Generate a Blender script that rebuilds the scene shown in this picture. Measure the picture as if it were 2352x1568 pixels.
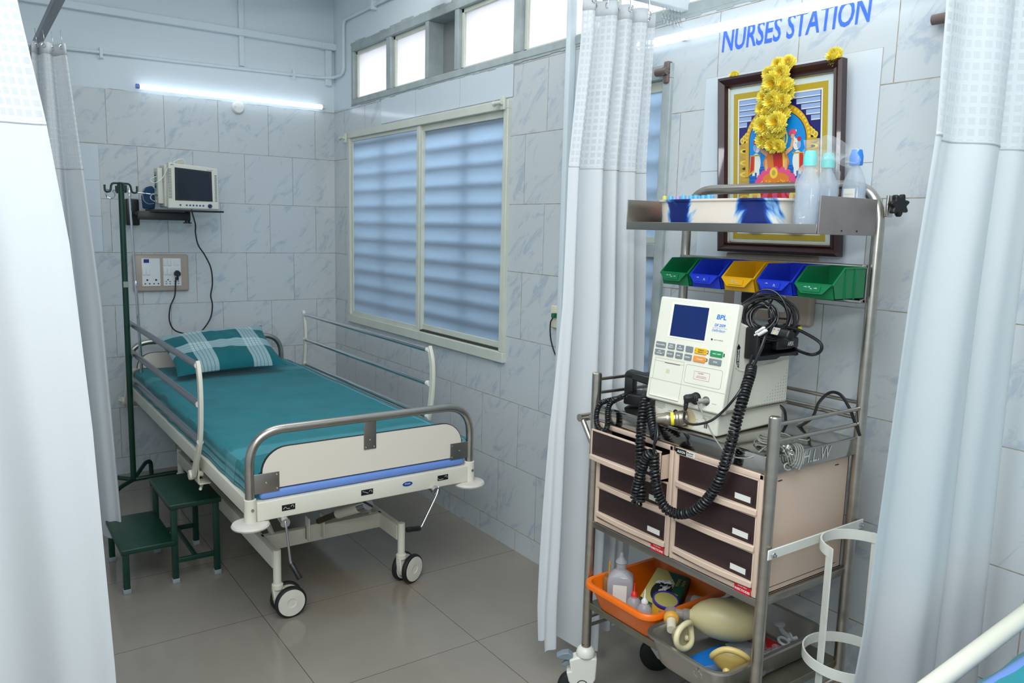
import bpy, bmesh, math, random
from math import sin, cos, pi, radians
from mathutils import Vector, Matrix, noise
for o in list(bpy.data.objects): bpy.data.objects.remove(o)
S = bpy.context.scene
COL = S.collection
random.seed(7)

# ---------------- camera ----------------
cd = bpy.data.cameras.new('camera'); cam = bpy.data.objects.new('camera', cd); COL.objects.link(cam)
cd.sensor_width = 36; cd.lens = 1804.07 / 2352 * 36; cd.clip_start = .05; cd.clip_end = 100
RX = Vector((0.8183965, -0.5741040, 0.0251359)); DN = Vector((-0.0620552, -0.1317768, -0.9893351)); FW = Vector((0.5712935, 0.8081086, -0.1434718))
cam.matrix_world = Matrix(((RX.x, -DN.x, -FW.x, 0), (RX.y, -DN.y, -FW.y, 0), (RX.z, -DN.z, -FW.z, 1.52), (0, 0, 0, 1)))
cd.dof.use_dof = True; cd.dof.focus_distance = 2.3; cd.dof.aperture_fstop = 11
S.camera = cam
S.view_settings.view_transform = 'Standard'; S.view_settings.look = 'None'
S.view_settings.gamma = 1; S.view_settings.use_curve_mapping = False
S.view_settings.exposure = 0.52

# ---------------- sky, fill lights and flash ----------------
W = bpy.data.worlds.new('sky'); S.world = W; W.use_nodes = True
W.node_tree.nodes['Background'].inputs[0].default_value = (.80, .89, 1.0, 1)
W.node_tree.nodes['Background'].inputs[1].default_value = 4.6
def area(name, loc, sx, sy, power, rot=(0, 0, 0), color=(.93, .97, 1)):
    d = bpy.data.lights.new(name, 'AREA'); d.shape = 'RECTANGLE'; d.size = sx; d.size_y = sy; d.energy = power; d.color = color
    o = bpy.data.objects.new(name, d); o.location = loc; o.rotation_euler = rot; COL.objects.link(o); return o
area('ceiling_fill_light', (-.2, .3, 2.93), 2.6, 2.2, 70)  # added overhead fill, standing in for flash bounced off the ceiling
area('ceiling_fill_light', (1.15, 3.3, 2.93), 1.3, 1.6, 11)  # added weaker fill over the bed bay

fl = area('camera_flash', (-.15, -.2, 1.95), .35, .35, 21); fl.rotation_euler = Vector((-.42, -.62, -.75)).to_track_quat('Z', 'Y').to_euler()

# ---------------- materials ----------------
def lin(c): return tuple(((x / 255) / 12.92 if x / 255 <= .04045 else ((x / 255 + .055) / 1.055) ** 2.4) for x in c)
MC = {}
def mat(name, rgb=(200, 200, 200), rough=.5, metal=0, spec=.5, bump=0, bscale=200, var=0, vscale=8, emit=None, es=0, alpha=1, trans=0, coat=0, srgb=True, stretch=None):
    if name in MC: return MC[name]
    m = bpy.data.materials.new(name); m.use_nodes = True; MC[name] = m
    nt = m.node_tree; b = nt.nodes['Principled BSDF']; L = nt.links
    c = lin(rgb) if srgb else rgb
    b.inputs['Base Color'].default_value = (*c, 1); b.inputs['Roughness'].default_value = rough; b.inputs['Metallic'].default_value = metal
    b.inputs['Specular IOR Level'].default_value = spec; b.inputs['Alpha'].default_value = alpha
    b.inputs['Transmission Weight'].default_value = trans; b.inputs['Coat Weight'].default_value = coat
    if emit: b.inputs['Emission Color'].default_value = (*lin(emit), 1); b.inputs['Emission Strength'].default_value = es
    tc = nt.nodes.new('ShaderNodeTexCoord')
    if var:
        n = nt.nodes.new('ShaderNodeTexNoise'); n.inputs['Scale'].default_value = vscale; n.inputs['Detail'].default_value = 6
        mp = nt.nodes.new('ShaderNodeMapping')
        if stretch: mp.inputs['Scale'].default_value = stretch
        L.new(tc.outputs['Object'], mp.inputs[0]); L.new(mp.outputs[0], n.inputs['Vector'])
        r = nt.nodes.new('ShaderNodeMapRange'); r.inputs[1].default_value = .3; r.inputs[2].default_value = .7
        r.inputs[3].default_value = 1 - var; r.inputs[4].default_value = 1 + var
        L.new(n.outputs[0], r.inputs[0])
        mx = nt.nodes.new('ShaderNodeVectorMath'); mx.operation = 'SCALE'; mx.inputs[0].default_value = c
        L.new(r.outputs[0], mx.inputs['Scale']); L.new(mx.outputs[0], b.inputs['Base Color'])
    if bump:
        n = nt.nodes.new('ShaderNodeTexNoise'); n.inputs['Scale'].default_value = bscale; n.inputs['Detail'].default_value = 3
        L.new(tc.outputs['Object'], n.inputs['Vector']); bp = nt.nodes.new('ShaderNodeBump'); bp.inputs['Strength'].default_value = bump; bp.inputs['Distance'].default_value = .01
        L.new(n.outputs[0], bp.inputs['Height']); L.new(bp.outputs[0], b.inputs['Normal'])
    return m

steel = mat('brushed_steel', (190, 184, 175), .3, 1, var=.10, vscale=3, stretch=(1, 1, 12))
steel2 = mat('polished_steel', (180, 178, 174), .16, 1, var=.08, vscale=6)
sheetst = mat('sheet_steel', (172, 168, 162), .3, 1, var=.16, vscale=5); mirrorst = mat('mirror_sheet_steel', (186, 183, 178), .11, 1, var=.08, vscale=5)
dullsteel = mat('dull_steel_plate', (158, 150, 148), .5, .75, var=.06, vscale=20)
chrome = mat('chrome', (205, 205, 208), .1, 1)
alu = mat('ribbed_aluminium', (140, 142, 150), .3, .85)
cream = mat('cream_enamel', (226, 222, 205), .34, var=.04, vscale=5)
creamw = mat('cream_window_paint', (212, 215, 202), .4, var=.05, vscale=9)
lam = mat('cream_laminate', (228, 219, 204), .35)
darkedge = mat('dark_edge', (38, 36, 38), .5)
green = mat('green_enamel', (5, 54, 40), .38, var=.16, vscale=22)
blackp = mat('black_plastic', (20, 21, 23), .4)
blackm = mat('black_metal', (16, 16, 17), .4, var=.1)
rubber = mat('black_rubber', (26, 27, 28), .55)
whitep = mat('white_plastic', (232, 232, 228), .35)
offw = mat('offwhite_bumper', (214, 208, 198), .5, var=.06, vscale=20)
blue_mat = mat('blue_rexine', (112, 148, 218), .42, var=.05)
greyp = mat('grey_plastic', (122, 134, 142), .45)
beige = mat('beige_plastic', (214, 190, 170), .45, var=.025, vscale=4)
brown = mat('dark_brown_plastic', (48, 30, 31), .42, var=.06)
labelw = mat('white_label', (222, 222, 214), .6)
defw = mat('defibrillator_casing', (224, 223, 208), .42, var=.015, vscale=9)
screenb = mat('navy_screen', (22, 42, 98), .12)
btng = mat('grey_button', (122, 130, 132), .45)
btny = mat('yellow_button', (226, 178, 26), .45)
btngr = mat('green_button', (30, 140, 84), .45)
btno = mat('orange_button', (226, 146, 62), .45)
inkw = mat('white_ink', (240, 240, 238), .6)
inkb = mat('black_ink', (22, 22, 24), .6)
inkblue = mat('blue_ink', (22, 110, 214), .5)
inkred = mat('red_ink', (176, 40, 44), .6)
yel = mat('yellow_sticker', (236, 228, 20), .5)
gunm = mat('nickel_connector', (150, 142, 128), .35, .9)
red_lbl = mat('red_label', (200, 22, 34), .45)
paint = mat('white_wall_paint', (224, 233, 238), .75, bump=.05, bscale=30)
paint2 = mat('pipe_paint', (222, 232, 236), .5)
mortar = mat('grey_concrete_paint', (170, 180, 180), .85, bump=.35, bscale=22, var=.12, vscale=12)

def node_mat(name):
    m = bpy.data.materials.new(name); m.use_nodes = True; MC[name] = m
    return m, m.node_tree, m.node_tree.nodes['Principled BSDF'], m.node_tree.links
def N(nt, t, **k):
    n = nt.nodes.new(t)
    for a, b in k.items(): setattr(n, a, b)
    return n

def tile_mat(name, axis, phase, base=(203, 209, 211), vein=(181, 192, 202), top=2.232):
    """glossy marble pattern wall tiles in running bond, white paint above z = top"""
    m, nt, b, L = node_mat(name)
    tc = N(nt, 'ShaderNodeNewGeometry'); sp = N(nt, 'ShaderNodeSeparateXYZ'); L.new(tc.outputs['Position'], sp.inputs[0])
    a = N(nt, 'ShaderNodeMath', operation='SUBTRACT'); L.new(sp.outputs[axis], a.inputs[0]); a.inputs[1].default_value = phase - 3.05
    z = N(nt, 'ShaderNodeMath', operation='SUBTRACT'); L.new(sp.outputs[2], z.inputs[0]); z.inputs[1].default_value = .1015 - .3045 * 2
    cb = N(nt, 'ShaderNodeCombineXYZ'); L.new(a.outputs[0], cb.inputs[0]); L.new(z.outputs[0], cb.inputs[1])
    br = N(nt, 'ShaderNodeTexBrick'); L.new(cb.outputs[0], br.inputs['Vector'])
    br.inputs['Scale'].default_value = 1; br.inputs['Brick Width'].default_value = .305; br.inputs['Row Height'].default_value = .3045
    br.inputs['Mortar Size'].default_value = .0016; br.inputs['Mortar Smooth'].default_value = .2; br.offset = .5
    br.inputs['Color1'].default_value = (0, 0, 0, 1); br.inputs['Color2'].default_value = (1, 1, 1, 1); br.inputs['Mortar'].default_value = (.5, .5, .5, 1)
    # veins, each tile with its own piece of the pattern
    off = N(nt, 'ShaderNodeVectorMath', operation='SCALE'); L.new(br.outputs['Color'], off.inputs[0]); off.inputs['Scale'].default_value = 7
    ad = N(nt, 'ShaderNodeVectorMath', operation='ADD'); L.new(cb.outputs[0], ad.inputs[0]); L.new(off.outputs[0], ad.inputs[1])
    m0 = N(nt, 'ShaderNodeMapping'); L.new(ad.outputs[0], m0.inputs[0]); m0.inputs['Rotation'].default_value = (0, 0, -.78 if axis == 0 else .78); mp = N(nt, 'ShaderNodeMapping'); L.new(m0.outputs[0], mp.inputs[0]); mp.inputs['Scale'].default_value = (2.6, 6.5, 1)
    n1 = N(nt, 'ShaderNodeTexNoise'); n1.inputs['Scale'].default_value = 2.0; n1.inputs['Detail'].default_value = 12; n1.inputs['Roughness'].default_value = .72; n1.inputs['Distortion'].default_value = .9
    L.new(mp.outputs[0], n1.inputs['Vector'])
    r1 = N(nt, 'ShaderNodeValToRGB'); L.new(n1.outputs[0], r1.inputs[0])
    r1.color_ramp.elements[0].position = .535; r1.color_ramp.elements[0].color = (*lin(base), 1)
    r1.color_ramp.elements[1].position = .62; r1.color_ramp.elements[1].color = (*lin(vein), 1)
    n2 = N(nt, 'ShaderNodeTexNoise'); n2.inputs['Scale'].default_value = 26; n2.inputs['Detail'].default_value = 5
    L.new(cb.outputs[0], n2.inputs['Vector'])
    g = N(nt, 'ShaderNodeValToRGB'); L.new(n2.outputs[0], g.inputs[0])
    g.color_ramp.elements[0].position = .35; g.color_ramp.elements[0].color = (*lin((138, 128, 112)), 1)
    g.color_ramp.elements[1].position = .6; g.color_ramp.elements[1].color = (*lin((172, 166, 152)), 1)
    mx = N(nt, 'ShaderNodeMix', data_type='RGBA'); L.new(br.outputs['Fac'], mx.inputs[0]); L.new(r1.outputs[0], mx.inputs[6]); L.new(g.outputs[0], mx.inputs[7])
    # paint above
    n3 = N(nt, 'ShaderNodeTexNoise'); n3.inputs['Scale'].default_value = 9; n3.inputs['Detail'].default_value = 6; L.new(tc.outputs['Position'], n3.inputs['Vector'])
    zz = N(nt, 'ShaderNodeMath', operation='MULTIPLY_ADD'); L.new(n3.outputs[0], zz.inputs[0]); zz.inputs[1].default_value = .02; L.new(sp.outputs[2], zz.inputs[2])
    st = N(nt, 'ShaderNodeMath', operation='GREATER_THAN'); L.new(zz.outputs[0], st.inputs[0]); st.inputs[1].default_value = top + .01
    m2 = N(nt, 'ShaderNodeMix', data_type='RGBA'); L.new(st.outputs[0], m2.inputs[0]); L.new(mx.outputs[2], m2.inputs[6]); m2.inputs[7].default_value = (*lin((222, 231, 236)), 1)
    L.new(m2.outputs[2], b.inputs['Base Color'])
    ro = N(nt, 'ShaderNodeMath', operation='MAXIMUM'); L.new(br.outputs['Fac'], ro.inputs[0]); L.new(st.outputs[0], ro.inputs[1])
    mr = N(nt, 'ShaderNodeMapRange'); L.new(ro.outputs[0], mr.inputs[0]); mr.inputs[3].default_value = .2; mr.inputs[4].default_value = .8
    L.new(mr.outputs[0], b.inputs['Roughness'])
    bp = N(nt, 'ShaderNodeBump'); bp.invert = True; bp.inputs['Strength'].default_value = .5; bp.inputs['Distance'].default_value = .002
    L.new(br.outputs['Fac'], bp.inputs['Height']); L.new(bp.outputs[0], b.inputs['Normal'])
    return m
tile_back = tile_mat('marble_tile_back', 0, .275)
tile_right = tile_mat('marble_tile_right', 1, .14, top=2.245)

def floor_mat():
    m, nt, b, L = node_mat('vitrified_floor_tile')
    tc = N(nt, 'ShaderNodeNewGeometry'); mp = N(nt, 'ShaderNodeMapping'); L.new(tc.outputs['Position'], mp.inputs[0]); mp.inputs['Location'].default_value = (-.282 + 6.04, -.472 + 6.04, 0)
    br = N(nt, 'ShaderNodeTexBrick'); L.new(mp.outputs[0], br.inputs['Vector']); br.offset = 0
    br.inputs['Scale'].default_value = 1; br.inputs['Brick Width'].default_value = .604; br.inputs['Row Height'].default_value = .604
    br.inputs['Mortar Size'].default_value = .0012; br.inputs['Mortar Smooth'].default_value = .1
    br.inputs['Color1'].default_value = (*lin((146, 139, 129)), 1); br.inputs['Color2'].default_value = (*lin((150, 143, 133)), 1); br.inputs['Mortar'].default_value = (*lin((78, 68, 58)), 1)
    n = N(nt, 'ShaderNodeTexNoise'); n.inputs['Scale'].default_value = 3; n.inputs['Detail'].default_value = 8; L.new(tc.outputs['Position'], n.inputs['Vector'])
    r = N(nt, 'ShaderNodeMapRange'); L.new(n.outputs[0], r.inputs[0]); r.inputs[1].default_value = .3; r.inputs[2].default_value = .7; r.inputs[3].default_value = .93; r.inputs[4].default_value = 1.05
    s = N(nt, 'ShaderNodeVectorMath', operation='SCALE'); L.new(br.outputs['Color'], s.inputs[0]); L.new(r.outputs[0], s.inputs['Scale'])
    # dried water stain under the bed
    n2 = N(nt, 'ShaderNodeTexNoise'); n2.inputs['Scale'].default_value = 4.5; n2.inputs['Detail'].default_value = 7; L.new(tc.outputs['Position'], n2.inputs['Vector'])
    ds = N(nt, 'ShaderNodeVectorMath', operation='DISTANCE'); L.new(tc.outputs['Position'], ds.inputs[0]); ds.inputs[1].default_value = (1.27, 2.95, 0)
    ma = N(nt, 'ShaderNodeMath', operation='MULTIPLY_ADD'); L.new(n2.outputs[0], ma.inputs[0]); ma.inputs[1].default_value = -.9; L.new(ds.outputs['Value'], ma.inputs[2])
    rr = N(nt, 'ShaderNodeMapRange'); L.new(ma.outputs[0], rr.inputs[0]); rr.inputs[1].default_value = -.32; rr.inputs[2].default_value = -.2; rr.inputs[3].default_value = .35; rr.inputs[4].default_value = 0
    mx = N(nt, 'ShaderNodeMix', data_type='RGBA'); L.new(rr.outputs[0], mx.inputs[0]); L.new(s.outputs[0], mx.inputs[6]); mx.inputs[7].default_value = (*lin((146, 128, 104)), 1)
    L.new(mx.outputs[2], b.inputs['Base Color'])
    r2 = N(nt, 'ShaderNodeMapRange'); L.new(n.outputs[0], r2.inputs[0]); r2.inputs[3].default_value = .06; r2.inputs[4].default_value = .2
    L.new(r2.outputs[0], b.inputs['Roughness']); b.inputs['Specular IOR Level'].default_value = .45
    return m
floor_m = floor_mat()

def cloth_shader(name, rgb, transl=.35, holes=None, weave=500, alpha=1.0):
    """thin woven cloth: diffuse + translucent; holes=(cell, line, see_through) for the netted part"""
    m, nt, b, L = node_mat(name)
    out = nt.nodes['Material Output']; nt.nodes.remove(b)
    d = N(nt, 'ShaderNodeBsdfDiffuse'); t = N(nt, 'ShaderNodeBsdfTranslucent'); mx = N(nt, 'ShaderNodeMixShader')
    d.inputs[0].default_value = t.inputs[0].default_value = (*lin(rgb), 1); mx.inputs[0].default_value = transl
    L.new(d.outputs[0], mx.inputs[1]); L.new(t.outputs[0], mx.inputs[2]); last = mx
    uv = N(nt, 'ShaderNodeUVMap')
    n = N(nt, 'ShaderNodeTexNoise'); n.inputs['Scale'].default_value = weave; L.new(uv.outputs[0], n.inputs['Vector'])
    bp = N(nt, 'ShaderNodeBump'); bp.inputs['Strength'].default_value = .25; bp.inputs['Distance'].default_value = .002
    if holes:
        cell, line, see = holes
        sp = N(nt, 'ShaderNodeSeparateXYZ'); L.new(uv.outputs[0], sp.inputs[0])
        fac = []
        for i in (0, 1):
            q = N(nt, 'ShaderNodeMath', operation='DIVIDE'); L.new(sp.outputs[i], q.inputs[0]); q.inputs[1].default_value = cell
            f = N(nt, 'ShaderNodeMath', operation='FRACT'); L.new(q.outputs[0], f.inputs[0])
            g = N(nt, 'ShaderNodeMath', operation='GREATER_THAN'); L.new(f.outputs[0], g.inputs[0]); g.inputs[1].default_value = line; fac.append(g)
        mu = N(nt, 'ShaderNodeMath', operation='MULTIPLY'); L.new(fac[0].outputs[0], mu.inputs[0]); L.new(fac[1].outputs[0], mu.inputs[1])
        L.new(mu.outputs[0], bp.inputs['Height']); bp.invert = True
        m3 = N(nt, 'ShaderNodeMath', operation='MULTIPLY'); L.new(mu.outputs[0], m3.inputs[0]); m3.inputs[1].default_value = see
        tr = N(nt, 'ShaderNodeBsdfTransparent'); m2 = N(nt, 'ShaderNodeMixShader'); L.new(m3.outputs[0], m2.inputs[0]); L.new(mx.outputs[0], m2.inputs[1]); L.new(tr.outputs[0], m2.inputs[2]); last = m2
    else: L.new(n.outputs[0], bp.inputs['Height'])
    L.new(bp.outputs[0], d.inputs['Normal'])
    L.new(last.outputs[0], out.inputs[0]); return m
curt_m = cloth_shader('white_curtain_cloth', (226, 230, 232), .3)
curt_net = cloth_shader('white_curtain_net', (226, 230, 232), .3, (.0215, .36, .2))

def glass_mat(name, rgb, t=.75, rough=.35):
    """frosted pane: scatters daylight through, with a glossy room side"""
    m, nt, b, L = node_mat(name); out = nt.nodes['Material Output']; nt.nodes.remove(b)
    tl = N(nt, 'ShaderNodeBsdfTranslucent'); tl.inputs[0].default_value = (*rgb, 1)
    d = N(nt, 'ShaderNodeBsdfDiffuse'); d.inputs[0].default_value = (.25, .28, .31, 1)
    a = N(nt, 'ShaderNodeMixShader'); a.inputs[0].default_value = t; L.new(d.outputs[0], a.inputs[1]); L.new(tl.outputs[0], a.inputs[2])
    g = N(nt, 'ShaderNodeBsdfGlossy'); g.inputs['Roughness'].default_value = rough
    fr = N(nt, 'ShaderNodeFresnel'); c = N(nt, 'ShaderNodeMixShader'); L.new(fr.outputs[0], c.inputs[0]); L.new(a.outputs[0], c.inputs[1]); L.new(g.outputs[0], c.inputs[2])
    L.new(c.outputs[0], out.inputs[0]); return m
frost = glass_mat('frosted_glass_blue', (.74, .88, 1.0))
frost2 = glass_mat('frosted_glass_clear', (.98, .95, .95), .9)

def plastic_clear(name, rgb, see=.45, rough=.15, transl=.5):
    m, nt, b, L = node_mat(name); out = nt.nodes['Material Output']; b.inputs['Base Color'].default_value = (*lin(rgb), 1); b.inputs['Roughness'].default_value = rough
    tl = N(nt, 'ShaderNodeBsdfTranslucent'); tl.inputs[0].default_value = (*lin(rgb), 1)
    a = N(nt, 'ShaderNodeMixShader'); a.inputs[0].default_value = transl; L.new(b.outputs[0], a.inputs[1]); L.new(tl.outputs[0], a.inputs[2])
    tr = N(nt, 'ShaderNodeBsdfTransparent'); c = N(nt, 'ShaderNodeMixShader'); c.inputs[0].default_value = see
    L.new(a.outputs[0], c.inputs[1]); L.new(tr.outputs[0], c.inputs[2]); L.new(c.outputs[0], out.inputs[0]); return m
bottle_m = plastic_clear('clear_bottle_plastic', (226, 236, 244), .55)
milky = plastic_clear('milky_bottle_plastic', (214, 216, 222), .18)
bag_m = plastic_clear('thin_clear_wrap', (236, 240, 242), .73, .06)
bagd = plastic_clear('dull_clear_bag', (190, 192, 190), .6, .2)
maskp = plastic_clear('mask_plastic', (214, 206, 160), .25, .25)
ambu_m = mat('cream_silicone', (206, 194, 146), .38, var=.05, vscale=6)

def sheet_mat(name, base, stripe, dark, uvrects):
    """woven teal cloth with lighter stripes; uvrects = (axis, a, b, strength) in metres of the UV map"""
    m, nt, b, L = node_mat(name); uv = N(nt, 'ShaderNodeUVMap'); sp = N(nt, 'ShaderNodeSeparateXYZ'); L.new(uv.outputs[0], sp.inputs[0])
    n = N(nt, 'ShaderNodeTexNoise'); n.inputs['Scale'].default_value = 6; n.inputs['Detail'].default_value = 8; L.new(uv.outputs[0], n.inputs['Vector'])
    r = N(nt, 'ShaderNodeMapRange'); L.new(n.outputs[0], r.inputs[0]); r.inputs[1].default_value = .3; r.inputs[2].default_value = .7; r.inputs[3].default_value = .88; r.inputs[4].default_value = 1.1
    s = N(nt, 'ShaderNodeVectorMath', operation='SCALE'); s.inputs[0].default_value = lin(base); L.new(r.outputs[0], s.inputs['Scale'])
    cur = s.outputs[0]
    for ax, a0, a1, st, dk in uvrects:
        g = N(nt, 'ShaderNodeMath', operation='GREATER_THAN'); L.new(sp.outputs[ax], g.inputs[0]); g.inputs[1].default_value = a0
        l = N(nt, 'ShaderNodeMath', operation='LESS_THAN'); L.new(sp.outputs[ax], l.inputs[0]); l.inputs[1].default_value = a1
        mu = N(nt, 'ShaderNodeMath', operation='MULTIPLY'); L.new(g.outputs[0], mu.inputs[0]); L.new(l.outputs[0], mu.inputs[1])
        m3 = N(nt, 'ShaderNodeMath', operation='MULTIPLY'); L.new(mu.outputs[0], m3.inputs[0]); m3.inputs[1].default_value = st
        mx = N(nt, 'ShaderNodeMix', data_type='RGBA'); L.new(m3.outputs[0], mx.inputs[0]); L.new(cur, mx.inputs[6]); mx.inputs[7].default_value = (*lin(dark if dk else stripe), 1); cur = mx.outputs[2]
    L.new(cur, b.inputs['Base Color']); b.inputs['Roughness'].default_value = .9; b.inputs['Sheen Weight'].default_value = .1
    n4 = N(nt, 'ShaderNodeTexNoise'); n4.inputs['Scale'].default_value = 420; L.new(uv.outputs[0], n4.inputs['Vector'])
    bp = N(nt, 'ShaderNodeBump'); bp.inputs['Strength'].default_value = .3; bp.inputs['Distance'].default_value = .002; L.new(n4.outputs[0], bp.inputs['Height']); L.new(bp.outputs[0], b.inputs['Normal'])
    return m

# ---------------- mesh helpers ----------------
class MB:
    def __init__(s): s.v = []; s.f = []; s.m = []; s.uv = {}
    def add(s, vs, fs, m=0):
        o = len(s.v); s.v += [tuple(p) for p in vs]
        for f in fs: s.f.append(tuple(i + o for i in f)); s.m.append(m)
        return s
    def box(s, x0, x1, y0, y1, z0, z1, m=0, M=None):
        P = [Vector((x, y, z)) for z in (z0, z1) for y in (y0, y1) for x in (x0, x1)]
        if M: P = [M @ p for p in P]
        return s.add(P, [(0, 2, 3, 1), (4, 5, 7, 6), (0, 1, 5, 4), (2, 6, 7, 3), (0, 4, 6, 2), (1, 3, 7, 5)], m)
    def rbox(s, x0, x1, y0, y1, z0, z1, r=.004, m=0, M=None, seg=3):
        b = bmesh.new(); bmesh.ops.create_cube(b, size=1)
        for v in b.verts: v.co = Vector(((x0 + x1) / 2 + v.co.x * (x1 - x0), (y0 + y1) / 2 + v.co.y * (y1 - y0), (z0 + z1) / 2 + v.co.z * (z1 - z0)))
        r = min(r, .49 * min(abs(x1 - x0), abs(y1 - y0), abs(z1 - z0)))
        bmesh.ops.bevel(b, geom=b.edges[:], offset=r, segments=seg, profile=.5, affect='EDGES')
        b.verts.index_update(); P = [v.co.copy() for v in b.verts]; F = [[v.index for v in f.verts] for f in b.faces]; b.free()
        if M: P = [M @ p for p in P]
        return s.add(P, F, m)
    def tube(s, pts, r, n=12, m=0, closed=False, rs=None, flat=None):
        P = [Vector(p) for p in pts]; k = len(P); T = []
        for i in range(k):
            if closed: t = P[(i + 1) % k] - P[i - 1]
            else: t = P[min(i + 1, k - 1)] - P[max(i - 1, 0)]
            T.append(t.normalized() if t.length > 1e-9 else Vector((0, 0, 1)))
        u = T[0].orthogonal().normalized()
        if flat: u = Vector(flat); u = (u - T[0] * u.dot(T[0])).normalized()
        vs = []
        for i in range(k):
            u = (u - T[i] * u.dot(T[i]))
            u = u.normalized() if u.length > 1e-6 else T[i].orthogonal().normalized()
            w = T[i].cross(u); rr = rs[i] if rs else r
            for j in range(n):
                a = 2 * pi * j / n; vs.append(P[i] + u * cos(a) * rr + w * sin(a) * rr)
        fs = []
        for i in range(k if closed else k - 1):
            i2 = (i + 1) % k
            for j in range(n): fs.append((i * n + j, i * n + (j + 1) % n, i2 * n + (j + 1) % n, i2 * n + j))
        if not closed: fs += [tuple(range(n - 1, -1, -1)), tuple(range((k - 1) * n, k * n))]
        return s.add(vs, fs, m)
    def strap(s, pts, w, t, side, m=0):
        """flat bar along pts, width w along 'side', thickness t"""
        P = [Vector(p) for p in pts]; k = len(P); vs = []
        for i in range(k):
            T = (P[min(i + 1, k - 1)] - P[max(i - 1, 0)]).normalized(); sd = Vector(side); sd = (sd - T * sd.dot(T)).normalized(); nn = T.cross(sd)
            for a, b in ((-1, -1), (1, -1), (1, 1), (-1, 1)): vs.append(P[i] + sd * a * w / 2 + nn * b * t / 2)
        fs = [(i * 4 + j, i * 4 + (j + 1) % 4, i * 4 + 4 + (j + 1) % 4, i * 4 + 4 + j) for i in range(k - 1) for j in range(4)]
        fs += [(3, 2, 1, 0), tuple(range(k * 4 - 4, k * 4))]
        return s.add(vs, fs, m)
    def lathe(s, prof, c=(0, 0, 0), ax=(0, 0, 1), n=32, m=0, sx=1, sy=1, xdir=None):
        ax = Vector(ax).normalized(); u = Vector(xdir).normalized() if xdir else ax.orthogonal().normalized(); w = ax.cross(u); c = Vector(c); vs = []
        for r, h in prof:
            for j in range(n):
                a = 2 * pi * j / n; vs.append(c + ax * h + u * cos(a) * r * sx + w * sin(a) * r * sy)
        k = len(prof)
        fs = [(i * n + j, i * n + (j + 1) % n, (i + 1) * n + (j + 1) % n, (i + 1) * n + j) for i in range(k - 1) for j in range(n)]
        if prof[0][0] > 1e-6: fs.append(tuple(range(n - 1, -1, -1)))
        if prof[-1][0] > 1e-6: fs.append(tuple(range((k - 1) * n, k * n)))
        return s.add(vs, fs, m)
    def prism(s, poly, o, u, v, t, m=0):
        """poly of 2D points in the plane (o,u,v), extruded by vector t"""
        o = Vector(o); u = Vector(u); v = Vector(v); t = Vector(t); n = len(poly)
        A = [o + u * a + v * b for a, b in poly]; vs = A + [p + t for p in A]
        fs = [tuple(range(n)), tuple(range(2 * n - 1, n - 1, -1))] + [(i, i + n, (i + 1) % n + n, (i + 1) % n) for i in range(n)]
        return s.add(vs, fs, m)
    def poly(s, pts, m=0): return s.add(pts, [tuple(range(len(pts)))], m)
    def grid(s, fn, nu, nv, m=0, close_u=False, uvs=None):
        vs = [fn(i / (nu if close_u else nu - 1), j / (nv - 1)) for j in range(nv) for i in range(nu)]
        o = len(s.v); fs = []
        for j in range(nv - 1):
            for i in range(nu if close_u else nu - 1): fs.append((j * nu + i, j * nu + (i + 1) % nu, (j + 1) * nu + (i + 1) % nu, (j + 1) * nu + i))
        s.add(vs, fs, m)
        if uvs:
            for j in range(nv):
                for i in range(nu): s.uv[o + j * nu + i] = uvs(i / (nu - 1), j / (nv - 1))
        return s
    def build(s, name, mats, parent=None, bevel=0, solid=0, sub=0, angle=40, w=True):
        """links ONE mesh object; world coordinates unless w=False (then local to the parent)"""
        me = bpy.data.meshes.new(name); V = s.v
        if parent is not None and w:
            r = parent
            while r.parent: r = r.parent
            inv = Matrix.LocRotScale(r.location, r.rotation_euler, r.scale).inverted(); V = [inv @ Vector(p) for p in V]
        me.from_pydata([tuple(p) for p in V], [], s.f)
        if not isinstance(mats, (list, tuple)): mats = [mats]
        for q in mats: me.materials.append(q)
        for p, k in zip(me.polygons, s.m): p.material_index = k; p.use_smooth = True
        if s.uv:
            l = me.uv_layers.new(name='UVMap')
            for lp in me.loops: l.data[lp.index].uv = s.uv.get(lp.vertex_index, (0, 0))
        me.update(); b = bmesh.new(); b.from_mesh(me); bmesh.ops.recalc_face_normals(b, faces=b.faces[:]); b.to_mesh(me); b.free()
        me.set_sharp_from_angle(angle=radians(angle))
        o = bpy.data.objects.new(name, me); COL.objects.link(o)
        if parent is not None: o.parent = parent
        if bevel:
            q = o.modifiers.new('b', 'BEVEL'); q.width = bevel; q.segments = 2; q.limit_method = 'ANGLE'; q.angle_limit = radians(50); q.harden_normals = False
        if solid: q = o.modifiers.new('s', 'SOLIDIFY'); q.thickness = solid; q.offset = 0
        if sub: q = o.modifiers.new('u', 'SUBSURF'); q.levels = q.render_levels = sub
        return o

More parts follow.
